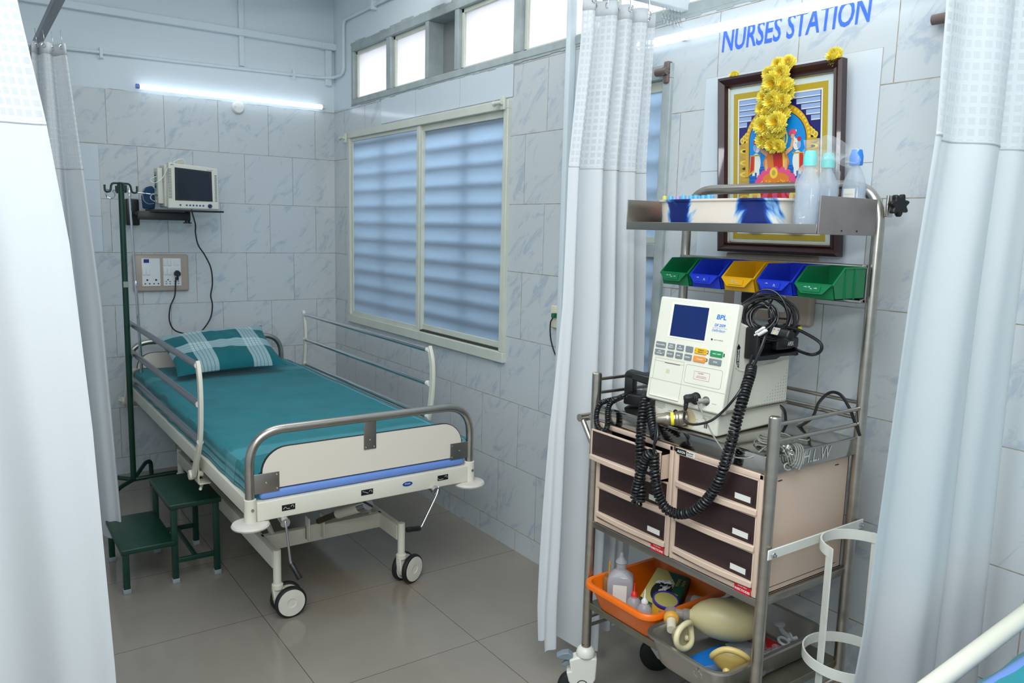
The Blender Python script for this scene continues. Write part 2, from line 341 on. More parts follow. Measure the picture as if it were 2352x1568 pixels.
def cr(pts, n=8, closed=False):
    P = [Vector(p) for p in pts]; k = len(P); out = []
    for i in range(k if closed else k - 1):
        a, b, c, d = (P[(i - 1) % k], P[i], P[(i + 1) % k], P[(i + 2) % k]) if closed else (P[max(i - 1, 0)], P[i], P[i + 1], P[min(i + 2, k - 1)])
        for j in range(n):
            t = j / n; out.append(.5 * ((2 * b) + (c - a) * t + (2 * a - 5 * b + 4 * c - d) * t * t + (3 * b - a - 3 * c + d) * t ** 3))
    if not closed: out.append(P[-1])
    return out
def fil(pts, r, n=7):
    """polyline with rounded corners"""
    P = [Vector(p) for p in pts]; out = [P[0]]
    for i in range(1, len(P) - 1):
        a, b, c = P[i - 1], P[i], P[i + 1]; d1 = (a - b); d2 = (c - b); q = min(r, d1.length * .49, d2.length * .49); d1.normalize(); d2.normalize()
        s, e = b + d1 * q, b + d2 * q
        for j in range(n + 1):
            t = j / n; out.append(s * (1 - t) ** 2 + b * 2 * t * (1 - t) + e * t * t)
    out.append(P[-1]); return out
def coil(pts, R=.011, r=.0038, pitch=.0094, n=14, k=7):
    P = cr(pts, 20); m = MB(); vs = []; ph = 0; u = None; acc = [0]
    for i in range(1, len(P)): acc.append(acc[-1] + (P[i] - P[i - 1]).length)
    tot = acc[-1]; steps = int(tot / pitch * n); out = []; j = 0
    for s_ in range(steps + 1):
        d = tot * s_ / steps
        while j < len(acc) - 2 and acc[j + 1] < d: j += 1
        t = (d - acc[j]) / max(1e-9, acc[j + 1] - acc[j]); c = P[j].lerp(P[j + 1], t); T = (P[j + 1] - P[j]).normalized()
        if u is None: u = T.orthogonal().normalized()
        u = (u - T * u.dot(T)).normalized(); w = T.cross(u); a = 2 * pi * s_ / n
        out.append(c + u * cos(a) * R + w * sin(a) * R)
    m.tube(out, r, k); return m
def rrect(w, h, r, n=5, cx=0, cy=0):
    out = []
    for sx, sy, a0 in ((1, 1, 0), (-1, 1, 90), (-1, -1, 180), (1, -1, 270)):
        for i in range(n + 1):
            a = radians(a0 + 90 * i / n); out.append((cx + sx * (w / 2 - r) + r * cos(a), cy + sy * (h / 2 - r) + r * sin(a)))
    return out
def circ(r, n=24, cx=0, cy=0, sy=1): return [(cx + r * cos(2 * pi * i / n), cy + r * sy * sin(2 * pi * i / n)) for i in range(n)]

def thing(name, label, cat, loc=(0, 0, 0), rz=0, group=None):
    o = bpy.data.objects.new(name, None); COL.objects.link(o); o.location = loc; o.rotation_euler = (0, 0, rz); o.empty_display_size = .05
    o['label'] = label; o['category'] = cat
    if group: o['group'] = group
    return o
def tag(o, label, cat, group=None, kind=None):
    o['label'] = label; o['category'] = cat
    if group: o['group'] = group
    if kind: o['kind'] = kind
    return o
def struct(name, mb, m, **k):
    o = mb.build(name, m, **k); o['kind'] = 'structure'; return o
def text_geo(body, size, bold=False, spacing=1.0):
    c = bpy.data.curves.new('t', 'FONT'); c.body = body; c.size = size; c.align_x = 'CENTER'; c.align_y = 'CENTER'; c.resolution_u = 3; c.space_character = spacing
    if bold: c.offset = size * bold if bold is not True else size * .022
    o = bpy.data.objects.new('t', c); COL.objects.link(o); dg = bpy.context.evaluated_depsgraph_get(); me = bpy.data.meshes.new_from_object(o.evaluated_get(dg))
    vs = [v.co.copy() for v in me.vertices]; fs = [tuple(p.vertices) for p in me.polygons]
    bpy.data.objects.remove(o); bpy.data.curves.remove(c); bpy.data.meshes.remove(me); return vs, fs
def txt(mb, body, size, o, u, v, m=0, bold=False, sx=1, shear=0, h=None):
    """flat lettering centred at o, right = u, up = v; h = exact height of the letters"""
    vs, fs = text_geo(body, size, bold); u = Vector(u).normalized(); v = Vector(v).normalized(); o = Vector(o)
    mb.add([o + u * (p.x * sx + p.y * shear) + v * p.y for p in vs], fs, m); return mb

# =====================================================================
# THE ROOM
# =====================================================================
XW, YB, ZC = 2.085, 5.04, 3.05
struct('floor', MB().box(-2.8, 3.6, -2.4, 5.3, -.1, 0), floor_m)
struct('ceiling', MB().box(-2.8, 2.3, -2.4, 5.3, ZC, ZC + .1), paint)
struct('wall_back', MB().box(-2.8, 2.3, YB, YB + .2, 0, ZC), tile_back)
struct('wall_left', MB().box(-2.8, -2.6, -2.4, YB, 0, ZC), paint)
struct('wall_front', MB().box(-2.6, 2.3, -2.4, -2.2, 0, ZC), paint)
holes = [(3.0, 4.79, .887, 2.09), (2.012, 2.47, .9, 2.10), (.7, 4.75, 2.25, 2.61)]
wr = MB(); ys = sorted({-2.2, YB} | {h[0] for h in holes} | {h[1] for h in holes}); zs = sorted({0, ZC} | {h[2] for h in holes} | {h[3] for h in holes})
for a, b in zip(ys, ys[1:]):
    for c, d in zip(zs, zs[1:]):
        if not any(h[0] <= a and b <= h[1] and h[2] <= c and d <= h[3] for h in holes): wr.box(XW, XW + .13, a, b, c, d)
struct('wall_right', wr, tile_right)
# outside: ground, and a wall added to darken the lower frosted panes
struct('ground', MB().box(2.215, 14, -6, 12, -.4, -.3), mat('outdoor_ground', (96, 86, 80), .9))
struct('wall_pane_shading', MB().box(3.5, 3.7, -6, 12, -.3, 1.75), mat('shading_wall', (110, 92, 86), .9, var=.1))
# plain glossy tile patches
def patch(name, axis, a0, a1, z0, z1, cell, phase):
    m, nt, b, L = node_mat('plain_glossy_tile_' + name)
    g = N(nt, 'ShaderNodeNewGeometry'); sp = N(nt, 'ShaderNodeSeparateXYZ'); L.new(g.outputs['Position'], sp.inputs[0]); cb = N(nt, 'ShaderNodeCombineXYZ')
    for i, src, o in ((0, axis, phase[0]), (1, 2, phase[1])):
        q = N(nt, 'ShaderNodeMath', operation='SUBTRACT'); L.new(sp.outputs[src], q.inputs[0]); q.inputs[1].default_value = o - cell[i] * 20; L.new(q.outputs[0], cb.inputs[i])
    br = N(nt, 'ShaderNodeTexBrick'); L.new(cb.outputs[0], br.inputs['Vector']); br.offset = 0; br.inputs['Scale'].default_value = 1; br.inputs['Brick Width'].default_value = cell[0]; br.inputs['Row Height'].default_value = cell[1]
    br.inputs['Mortar Size'].default_value = .0013
    for k in ('Color1', 'Color2'): br.inputs[k].default_value = (*lin((212, 221, 228)), 1)
    br.inputs['Mortar'].default_value = (*lin((168, 166, 156)), 1); L.new(br.outputs[0], b.inputs['Base Color']); b.inputs['Roughness'].default_value = .1
    mb = MB()
    if axis == 0: mb.box(a0, a1, YB - .003, YB, z0, z1)
    else: mb.box(XW - .003, XW, a0, a1, z0, z1)
    struct(name, mb, m, bevel=.001)
patch('trim_1', 0, .30, .686, 1.32, 1.925, (.36, .2), (.326, 1.325))
patch('trim_2', 1, 1.243, 1.862, 1.42, 2.028, (.31, .305), (1.243, 1.723))
patch('trim_3', 1, 2.985, 4.33, 2.10, 2.244, (.46, .3), (2.985, 2.1))
# ceiling-level battens and the boxed frame of the upper wall
struct('trim_4', MB().box(-2.6, XW, YB - .035, YB, 2.625, 2.665).box(1.475, 1.505, YB - .02, YB, 2.45, ZC), paint2, bevel=.003)
struct('trim_5', MB().box(1.99, XW, YB - .05, YB, 2.62, 2.66).box(2.02, 2.06, YB - .03, YB, 2.4, 2.62), paint2, bevel=.003)

# ---- sliding window ----
def bars(parent, y0, y1, z0, z1, x, n, m, vs=()):
    b = MB(); b2 = MB()
    for i in range(n):
        z = z0 + (z1 - z0) * (i + .5) / n; b.box(x, x + .016, y0, y1, z - .013, z + .013)
    for y in vs: b2.box(x + .016, x + .026, y - .016, y + .016, z0, z1)
    b.build('grille_bars', m, parent)
    if vs: b2.build('grille_upright', m, parent)
wm = mat('window_grille_paint', (70, 62, 60), .7)
fr = MB(); y0, y1, z0, z1 = 3.0, 4.79, .887, 2.09
for a in ((y0, y1, z1 - .04, z1), (y0, y1, z0, z0 + .05), (y0, y0 + .036, z0 + .05, z1 - .04), (y1 - .036, y1, z0 + .05, z1 - .04)): fr.box(2.066, 2.13, *a)
w1 = struct('window_1', fr, creamw, bevel=.003)
s = MB(); s.box(2.074, 2.096, 3.842, 3.876, z0 + .05, z1 - .04); s.box(2.080, 2.098, 3.876, 4.754, z0 + .05, z0 + .075).box(2.080, 2.098, 3.876, 4.754, z1 - .06, z1 - .04).box(2.080, 2.098, 4.735, 4.754, z0 + .075, z1 - .06)
s.build('sash', creamw, w1, bevel=.002)
s = MB(); s.box(2.090, 2.110, 3.036, 3.842, z1 - .072, z1 - .04).box(2.090, 2.110, 3.036, 3.842, z0 + .062, z0 + .092).box(2.090, 2.110, 3.036, 3.056, z0 + .09, z1 - .07).box(2.078, 2.110, 3.822, 3.845, z0 + .06, z1 - .07)
s.build('sash', creamw, w1, bevel=.002)
MB().box(2.088, 2.092, 3.874, 4.737, z0 + .073, z1 - .058).build('pane', frost, w1)
MB().box(2.099, 2.103, 3.054, 3.824, z0 + .09, z1 - .07).build('pane', frost, w1)
MB().box(2.084, 2.112, 3.036, 3.84, z0 + .050, z0 + .062).build('track', mat('dark_track', (60, 58, 54), .6), w1)
MB().box(2.076, 2.081, 4.758, 4.768, 1.4, 1.5).box(2.070, 2.078, 4.757, 4.769, 1.43, 1.46).build('latch', chrome, w1, bevel=.001)
bars(w1, 3.0, 4.79, z0 + .03, z1 - .03, 2.132, 12, wm, (3.42, 4.32))
# ---- window behind the middle curtain ----
fr = MB(); y0, y1, z0, z1 = 2.012, 2.47, .9, 2.10
for a in ((y0, y1, z1 - .05, z1), (y0, y1, z0, z0 + .05), (y0, y0 + .04, z0 + .05, z1 - .05), (y1 - .04, y1, z0 + .05, z1 - .05), (y0 + .04, y1 - .04, 1.425, 1.475)): fr.box(2.07, 2.15, *a)
w2 = struct('window_2', fr, mortar, bevel=.003)
MB().box(2.115, 2.119, y0 + .03, y1 - .03, 1.47, z1 - .06).build('pane', frost, w2)
MB().box(2.115, 2.119, y0 + .03, y1 - .03, z0 + .04, 1.43).build('pane', frost, w2)
MB().box(2.10, 2.125, y0 + .04, y1 - .04, z1 - .085, z1 - .05).box(2.10, 2.125, y0 + .04, y1 - .04, 1.475, 1.50).build('sash', creamw, w2, bevel=.002)
bars(w2, y0, y1, z0 + .03, z1 - .08, 2.165, 11, mat('brown_grille', (120, 84, 74), .7))
# ---- clerestory ----
cl = MB(); cl.box(2.078, 2.19, .7, 4.75, 2.25, 2.285).box(2.078, 2.19, .7, 4.75, 2.572, 2.61)
mull = [(4.72, 4.75), (4.205, 4.26), (3.765, 3.80), (3.465, 3.50), (2.935, 2.99), (2.35, 2.40), (1.80, 1.85), (1.25, 1.30), (.7, .73)]
for a, b in mull: cl.box(2.078, 2.19, a, b, 2.285, 2.572)
w3 = struct('window_3', cl, mortar, bevel=.004)
for (a, _), (_, b) in zip(mull, mull[1:]):
    if 3.7 < a < 3.78:
        MB().box(2.17, 2.19, b, a, 2.285, 2.572).build('blank_panel', mat('grey_board', (138, 142, 140), .85, var=.08), w3); continue
    f = MB(); t = .020
    for q in ((b, a, 2.285, 2.285 + t * .6), (b, a, 2.572 - t, 2.572), (b, b + t * .6, 2.285, 2.572), (a - t, a, 2.285, 2.572)): f.box(2.10, 2.13, *q)
    f.build('sash', creamw, w3, bevel=.002)
    MB().box(2.113, 2.117, b + .01, a - .01, 2.295, 2.56).build('pane', frost2, w3)
# ragged plaster edge around the clerestory
pl = MB()
for i in range(60):
    y = 4.76 - i * .068; h = random.uniform(.008, .022)
    pl.rbox(2.079, 2.088, y - .07, y, 2.612 - .004, 2.612 + h, .003); h = random.uniform(.004, .014); pl.rbox(2.081, 2.088, y - .07, y, 2.25 - h, 2.252, .002)
struct('trim_6', pl, mortar)

# ---- pipes on the walls ----
t = thing('conduit_pipe', 'white painted electrical pipe running along the upper back wall and round the corner', 'pipe', (1.2, YB, 2.42))
mb = MB().tube(fil([(-.6, 5.025, 2.395), (1.98, 5.025, 2.445), (2.066, 5.0, 2.45), (2.07, 4.845, 2.452), (2.07, 4.845, 2.775), (2.07, 2.9, 2.775)], .05), .0095, 10)
mb.build('pipe', paint2, t)
for x, z in ((.72, 2.418), (1.81, 2.441)): MB().box(x - .008, x + .008, 5.01, YB, z - .028, z + .028).box(x - .016, x + .016, 5.03, YB, z - .03, z - .014).build('saddle_clip', paint2, t, bevel=.002)
MB().box(2.05, XW, 4.39, 4.41, 2.75, 2.80).build('saddle_clip', paint2, t, bevel=.002)
t = tag(MB().rbox(2.052, 2.085, 2.555, 2.583, 0.0, 3.05, .004).build('conduit_casing', paint2), 'square white vertical conduit beside the middle curtain', 'pipe')

# ---- tube lights ----
tube_e = mat('lit_led_tube', (255, 255, 255), .4, emit=(225, 240, 255), es=1.7)
def tube_light(label, p, q, group=None):
    p, q = Vector(p), Vector(q); t = thing('tube_light', label, 'light', (p + q) / 2); d = (q - p).normalized()
    MB().tube([p + d * .02, q - d * .02], .0145, 16).build('lit_tube', tube_e, t)
    MB().tube([p, p + d * .022], .0135, 16).build('end_cap', mat('blue_end_cap', (120, 140, 220), .4), t); MB().tube([q, q - d * .022], .0135, 16).build('end_cap', whitep, t)
    b = MB(); n = Vector((0, 1, 0)) if abs(d.x) > .5 else Vector((1, 0, 0)); c = (p + q) / 2
    for e in (p + d * .2, q - d * .2): b.tube([e + n * .008, e + n * .035], .008, 8)
    b.build('mount', whitep, t); return t
tube_light('glowing white tube light high on the back wall above the monitor', (.885, 5.0, 2.258), (2.005, 5.0, 2.258))
tube_light('glowing white tube light crossing in front of the wall lettering', (2.045, 2.17, 2.174), (2.045, .93, 2.163))
t = thing('ceiling_rose', 'round white cable cover just under the back wall tube light', 'electrical fitting', (1.462, 5.03, 2.20))
MB().lathe([(.038, 0), (.038, .012), (.03, .022), (.0, .024)], (1.462, 5.04, 2.203), (0, -1, 0)).build('cover', whitep, t)
MB().tube([(1.44, 5.02, 2.205), (1.44, 5.014, 2.205)], .004, 8).build('screw', chrome, t)

# ---- curtain rails ----
rail_m = mat('rail_white', (222, 230, 232), .45); rail_d = mat('rail_grey_metal', (112, 114, 124), .3, .6)
tag(MB().box(-.9, XW, 1.955, 1.99, 2.262, 2.302).build('curtain_rail', rail_m, bevel=.003), 'white square curtain rail fixed to the tiled wall at the nurses station', 'curtain rail')
tag(MB().box(.332, .362, 2.0, 5.04, 2.258, 2.29).build('curtain_rail', rail_d, bevel=.003), 'dark grey rail above the curtain beside the drip stand', 'curtain rail')
tag(MB().box(.9, XW, .79, .825, 2.262, 2.302).build('curtain_rail', rail_m, bevel=.003), 'white rail carrying the right-hand foreground curtain', 'curtain rail')
hk = thing('curtain_hooks', 'spare wire hooks hanging empty at the wall end of the white rail', 'hooks', (2.02, 1.97, 2.25))
for i in range(6):
    x = 1.975 + i * .016
    MB().tube(cr([(x, 1.972, 2.262), (x + .004, 1.972, 2.245), (x - .003, 1.97, 2.225), (x + .003, 1.968, 2.205), (x + .007, 1.97, 2.222), (x + .002, 1.972, 2.24)], 5), .0008, 5).build('hook', chrome, hk)

def interp(tab, z):
    if z >= tab[0][0]: return tab[0][1]
    for (a, x), (b, y) in zip(tab, tab[1:]):
        if z >= b: f = (z - b) / (a - b); return y + (x - y) * f
    return tab[-1][1]
def curtain(label, pos, L, R, ztop, zbot, amp, nf, seed, width, loc, flip=False, hem=lambda s: 0, znet=1.715, amp0=.45, slant=0, hooks=None):
    t = thing('curtain', label, 'curtain', loc, group=None); rnd = random.Random(seed); ph = [rnd.uniform(0, 6.28) for _ in range(6)]
    def P(s, z):
        k = max(0, min(1, (ztop - z) / (ztop - zbot))); A = amp * (amp0 + (1 - amp0) * k ** .7)
        th = 2 * pi * nf * (s + .035 * sin(2 * pi * 1.3 * s + ph[0]) + .012 * sin(3 * z + ph[1])); f = sin(th + ph[2]); f = f * (1.25 - .25 * f * f)
        f += .35 * sin(2.3 * th + ph[3] + .8 * sin(1.4 * z + ph[4])) * (.3 + .7 * k)
        a = interp(L, z); b = interp(R, z); u = s + .33 / nf * cos(th + ph[2]) * .5 * min(1, 4 * s, 4 * (1 - s)) / 2 
        a_ = a + (b - a) * u; d = A * f + slant * (s - .5) * (.3 + .7 * k)
        return (a_, pos + d, z) if not flip else (pos + d, a_, z)
    def zz(j, za, zb, s): return za + (zb - za) * j
    nu = int(nf * 34)
    zm = (ztop + zbot) / 2; width = sum((Vector(P((i + 1) / nu, zm)) - Vector(P(i / nu, zm))).length for i in range(nu))
    def part(nm, za, zb, nv, m, hm=False):
        g = MB(); g.grid(lambda s, j: P(s, za + (zb + (hem(s) if hm else 0) - za) * j), nu, nv, uvs=lambda s, j: (s * width, za + (zb - za) * j)); return g.build(nm, m, t, angle=80, solid=.0012 if nm == 'header_band' else 0)
    part('header_band', ztop, ztop - .045, 3, curt_m); part('net_panel', ztop - .045, znet, 14, curt_net); part('cloth_panel', znet, zbot, 40, curt_m, True)
    g = MB(); g.grid(lambda s, j: tuple(Vector(P(s, znet + .003 - .006 * j)) + Vector((0, -.001, 0))), nu, 2, uvs=lambda s, j: (s, j)); g.build('seam', curt_m, t, solid=.001)
    n = hooks or int(nf * 2)
    for i in range(n):
        s = (i + .5) / n; p = Vector(P(s, ztop - .015)); h = MB(); h.tube([p + Vector((0, -.004, 0)) + Vector((.008 * cos(a * pi / 5), 0, .008 * sin(a * pi / 5))) for a in range(10)], .0018, 6, closed=True); h.build('eyelet', chrome, t)
        h = MB(); h.tube(cr([p + Vector((0, -.004, 0)), p + Vector((.003, -.004, .02)), p + Vector((.001, 0, .045)), (p.x, p.y, 2.262)], 5), .0009, 5); h.build('hook', chrome, t)
    return t
curtain('white net-topped curtain gathered beside the trolley in the middle of the room', 1.975,
        [(2.24, 1.635), (2.1, 1.628), (1.71, 1.587), (1.28, 1.578), (.855, 1.545), (.26, 1.525), (.08, 1.53)], [(2.24, 1.95), (1.74, 1.925), (1.03, 1.965), (.07, 1.935)],
        2.235, .09, .050, 4.2, 3, 1.5, (1.77, 1.975, 0), hem=lambda s: .035 * sin(9 * s) + (.05 if s < .03 else 0))
curtain('out-of-focus white curtain filling the left edge of the picture', 1.975,
        [(2.24, -.6), (.05, -.6)], [(2.24, .10), (1.95, .136), (1.723, .173), (1.46, .205), (1.03, .232), (.42, .255), (.05, .262)],
        2.235, .05, .05, 2.6, 11, 2.0, (-.2, 1.975, 0), amp0=.6)
curtain('white curtain hanging behind the left foreground one, next to the green drip stand', 3.8,
        [(2.24, .295), (1.7, .28), (.1, .25)], [(2.24, .41), (2.1, .42), (1.71, .452), (1.14, .495), (.17, .522), (.1, .523)],
        2.21, .115, .06, 2.2, 5, 1.0, (.38, 3.8, 0), slant=-.12)
curtain('large white curtain in the right foreground hiding part of the cylinder holder', .81,
        [(2.24, 1.495), (1.94, 1.518), (1.72, 1.522), (1.39, 1.474), (.774, 1.418), (.62, 1.39), (.1, 1.34)], [(2.24, 2.04), (.1, 2.06)],
        2.235, .1, .028, 2.6, 21, 1.6, (1.75, .81, 0), amp0=.6)

# ---- curtain rod brackets ----
brb = mat('brown_bracket', (112, 96, 90), .5)
for (y, z, lab) in ((2.03, 2.072, 'brown curtain rod bracket on the corner of the half-hidden window'), (1.062, 2.066, 'brown curtain rod bracket near the top of the right-hand curtain')):
    t = thing('rod_bracket', lab, 'bracket', (XW, y, z))
    MB().rbox(2.06, 2.085, y - .012, y + .012, z - .04, z + .035, .006).build('wall_plate', brb, t); MB().tube([(2.058, y - .012, z), (2.058, y + .04, z)], .013, 16).tube([(2.085, y, z), (2.05, y, z)], .013, 12).build('rod_stub', brb, t)
for (y, z, lab) in ((4.80, 2.055, 'small cream rod bracket at the far top corner of the sliding window'), (3.03, 2.075, 'small cream rod bracket at the near top corner of the sliding window')):
    t = thing('rod_bracket', lab, 'bracket', (XW - .02, y, z))
    MB().rbox(2.052, 2.066, y - .016, y + .016, z - .03, z + .03, .004).build('wall_plate', creamw, t); MB().tube([(2.045, y - .01, z), (2.045, y + .045, z)], .009, 12).lathe([(.011, 0), (.013, .006), (.008, .014), (0, .016)], (2.045, y + .045, z), (0, 1, 0), 14).build('rod_stub', creamw, t)

# ---- ceiling fan (a blade shows at the top edge) ----
fanm = mat('fan_grey', (192, 196, 200), .5)
t = thing('ceiling_fan', 'pale grey ceiling fan with one blade showing at the top edge', 'fan', (1.434, 3.7, 2.665))
MB().lathe([(.02, .36), (.02, .05), (.09, .03), (.11, 0), (.09, -.035), (0, -.045)], (1.434, 3.7, 2.675)).build('motor', fanm, t)
for a in (112, 232, 352):
    M_ = Matrix.Translation((1.434, 3.7, 2.665)) @ Matrix.Rotation(radians(a), 4, 'Z') @ Matrix.Rotation(radians(8), 4, 'X')
    mb = MB(); pts = [(.08, -.02), (.16, -.055), (.5, -.075), (.6, -.05), (.61, .02), (.55, .06), (.2, .05), (.08, .02)]
    mb.prism(pts, M_ @ Vector((0, 0, 0)), M_.to_3x3() @ Vector((1, 0, 0)), M_.to_3x3() @ Vector((0, 1, 0)), M_.to_3x3() @ Vector((0, 0, .004))).build('blade', fanm, t)
for p in ((-.2, .3), (1.15, 3.3)):  # unseen panels added to dress the two overhead fill lights
    t = thing('fill_light_panel', {-.2: 'added ceiling panel of the fill light over the walkway', 1.15: 'added ceiling panel of the fill light over the made bed'}[p[0]], 'light', (p[0], p[1], ZC))
    MB().box(p[0] - .7, p[0] + .7, p[1] - .8, p[1] + .8, 2.945, ZC).build('housing', whitep, t)

# ---- wall lettering ----
def fit(mb, body, o, u, v, w, h, m=0, bold=False, shear=0):
    vs, fs = text_geo(body, 1, bold); xs = [p.x for p in vs]; ys_ = [p.y for p in vs]; cx = (max(xs) + min(xs)) / 2; cy = (max(ys_) + min(ys_)) / 2
    kx = w / (max(xs) - min(xs)); ky = h / (max(ys_) - min(ys_)); u = Vector(u).normalized(); v = Vector(v).normalized(); o = Vector(o)
    mb.add([o + u * ((p.x - cx) * kx + (p.y - cy) * ky * shear) + v * (p.y - cy) * ky for p in vs], fs, m); return mb
tag(fit(MB(), 'NURSES STATION', (XW - .0012, 1.546, 2.1385), (0, -1, 0), (0, 0, 1), .512, .074, bold=.016, shear=.05).build('wall_lettering', mat('lettering_blue', (60, 112, 226), .5)),
    'blue NURSES STATION lettering on the wall tiles under the tube light', 'lettering')

# ---- socket board on the back wall ----
taupe = mat('taupe_plate', (178, 162, 148), .3); modw = mat('switch_module_white', (228, 232, 232), .4); hole = mat('socket_hole', (20, 20, 22), .6)
t = thing('socket_board', 'taupe plate of switches and sockets on the back wall with a black plug in it', 'switchboard', (.985, YB, 1.2))
MB().rbox(.832, 1.14, 5.012, 5.04, 1.092, 1.31, .012).build('plate', taupe, t)
for x0, in ((.878,), (.994,)):
    MB().rbox(x0, x0 + .1, 5.006, 5.014, 1.124, 1.288, .002).build('module_block', modw, t)
def keysw(x, z, w=.018, h=.04): MB().rbox(x - w / 2, x + w / 2, 4.999, 5.01, z - h / 2, z + h / 2, .003).box(x - .003, x + .003, 4.9985, 4.9995, z - .002, z, 0).build('switch', modw, t)
for x, z in ((.889, 1.21), (.912, 1.21), (1.005, 1.21), (1.028, 1.21), (1.03, 1.264), (1.005, 1.264)): keysw(x, z)
bn = MB(); bn.box(.889, .918, 5.003, 5.008, 1.262, 1.283); bn.build('breaker', mat('navy_plastic', (20, 44, 130), .4), t)
for x in (.905, .953):
    h = MB()
    for dx, dz, r in ((0, .014, .0055), (-.012, -.008, .004), (.012, -.008, .004)): h.tube([(x + dx, 5.008, 1.147 + dz), (x + dx, 5.0045, 1.147 + dz)], r, 10)
    h.build('socket', hole, t)
for x in (1.019, 1.067):
    h = MB()
    for dx, dz, r in ((0, .014, .004), (-.011, .004, .003), (.011, .004, .003), (-.011, -.009, .003), (.011, -.009, .003)): h.tube([(x + dx, 5.008, 1.147 + dz), (x + dx, 5.0045, 1.147 + dz)], r, 10)
    h.build('socket', hole, t)
MB().tube([(1.07, 5.007, 1.262), (1.07, 5.0, 1.262)], .016, 16).build('regulator_knob', modw, t)
t = thing('power_cord', 'black cord looping from the monitor down to its plug in the socket board', 'cable', (1.1, 4.98, 1.2))
MB().prism([(-.016, -.008), (-.006, -.014), (.006, -.014), (.016, -.008), (.017, .006), (.006, .02), (-.006, .02), (-.017, .006)], (1.067, 4.998, 1.197), (1, 0, 0), (0, 0, 1), (0, -.035, 0)).tube([(1.067, 4.975, 1.186), (1.067, 4.978, 1.16)], .006, 10).build('plug', rubber, t, bevel=.003)
cord = [(1.055,4.965,1.179), (1.051,4.965,1.13), (1.044,4.965,1.066), (1.017,4.965,1.001), (1.01,4.965,0.9237), (1.034,4.965,0.8649), (1.095,4.965,0.8377), (1.162,4.965,0.8312), (1.209,4.965,0.8688), (1.247,4.965,0.9313), (1.259,4.965,1.006), (1.251,4.965,1.065), (1.263,4.965,1.139), (1.256,4.965,1.232), (1.222,4.965,1.311), (1.187,4.965,1.37), (1.174,4.965,1.44), (1.175,4.965,1.491), (1.133,4.85,1.554), (1.118,4.8,1.574)]
MB().tube(cr(cord, 8), .0042, 8).build('cable', rubber, t)

# ---- small switch on the right wall ----
t = thing('wall_socket', 'small cream wall socket with a green plug beside the middle curtain', 'socket', (XW, 2.63, 1.15))
MB().rbox(2.07, 2.085, 2.585, 2.647, 1.10, 1.195, .004).build('plate', mat('cream_plastic', (226, 222, 196), .4), t)
MB().rbox(2.05, 2.072, 2.60, 2.618, 1.145, 1.165, .003).build('plug', mat('green_plug', (20, 100, 74), .4), t)
MB().tube(cr([(2.055, 2.61, 1.145), (2.05, 2.62, 1.12), (2.055, 2.622, 1.06), (2.06, 2.60, 1.0), (2.06, 2.56, .96)], 8), .003, 8).build('cable', rubber, t)
# ---- socket board behind the trolley ----
t = thing('socket_board', 'large taupe socket board on the wall behind the trolley under the framed picture', 'switchboard', (XW, 1.55, 1.36))
MB().rbox(2.055, 2.085, 1.385, 1.712, 1.25, 1.458, .008).build('plate', taupe, t)
MB().rbox(2.048, 2.058, 1.47, 1.66, 1.285, 1.405, .003).build('module_block', modw, t)
MB().rbox(2.03, 2.05, 1.575, 1.62, 1.30, 1.34, .006).build('plug', rubber, t)

# ---- framed picture ----
def PM(a, b, d=0): return (2.062 - .022 * b - d, (1.732 + .022 * b) - .434 * a, 1.461 + .543 * b)
t = thing('framed_picture', 'framed print with gold border and arch in a dark maroon frame on the tiles', 'picture', (2.07, 1.53, 1.46))
wood = mat('maroon_frame_wood', (50, 20, 24), .42, coat=.15)
def ring(mb, a0, a1, b0, b1, A0, A1, B0, B1, d0, d1, m=0):
    o = [(a0, b0), (a1, b0), (a1, b1), (a0, b1)]; i = [(A0, B0), (A1, B0), (A1, B1), (A0, B1)]
    for k in range(4):
        k2 = (k + 1) % 4; mb.add([PM(*o[k], d0), PM(*o[k2], d0), PM(*i[k2], d1), PM(*i[k], d1)], [(0, 1, 2, 3)], m)
    return mb
mb = MB(); ring(mb, 0, 1, 0, 1, 0, 1, 0, 1, 0, .024); ring(mb, 0, 1, 0, 1, .02, .98, .016, .984, .024, .03); ring(mb, .02, .98, .016, .984, .05, .95, .04, .96, .03, .018); ring(mb, .05, .95, .04, .96, .062, .938, .05, .95, .018, .022)
ring(mb, .062, .938, .05, .95, .072, .928, .058, .942, .022, .010)
mb.add([PM(0, 0), PM(1, 0), PM(1, 1), PM(0, 1)], [(3, 2, 1, 0)]); mb.build('frame', wood, t)
mb = MB(); ring(mb, .066, .934, .053, .947, .082, .918, .065, .935, .012, .008); mb.build('silver_slip', mat('silver_slip', (190, 184, 160), .25, .8), t)
MB().add([PM(.07, .055, .006), PM(.93, .055, .006), PM(.93, .945, .006), PM(.07, .945, .006)], [(0, 1, 2, 3)]).build('mount_board', mat('mount_board', (208, 222, 218), .35, coat=.6), t)
pc = [('gold', (186, 160, 44)), ('white', (232, 232, 224)), ('navy', (40, 36, 108)), ('sky', (20, 140, 220)), ('archgold', (214, 166, 52)), ('paleblue', (150, 176, 220)), ('pink', (226, 84, 130)), ('red', (204, 50, 44)), ('orange', (222, 128, 50)), ('skin', (226, 170, 130)), ('water', (26, 92, 180)), ('brown', (60, 44, 34)), ('yellow', (240, 208, 60)), ('ochre', (196, 160, 84)), ('green', (30, 120, 70)), ('halo', (232, 226, 130))]
pm = {n: i for i, (n, c) in enumerate(pc)}; pr = MB(); lay = [0]
def shp(pts, c):
    lay[0] += 1; d = .0066 + lay[0] * .00004; pr.poly([PM(.497 + (a - .5) * 1.09, .49 + (b - .505) * 1.09, d) for a, b in pts], pm[c])
def rc(a0, a1, b0, b1, c): shp([(a0, b0), (a1, b0), (a1, b1), (a0, b1)], c)
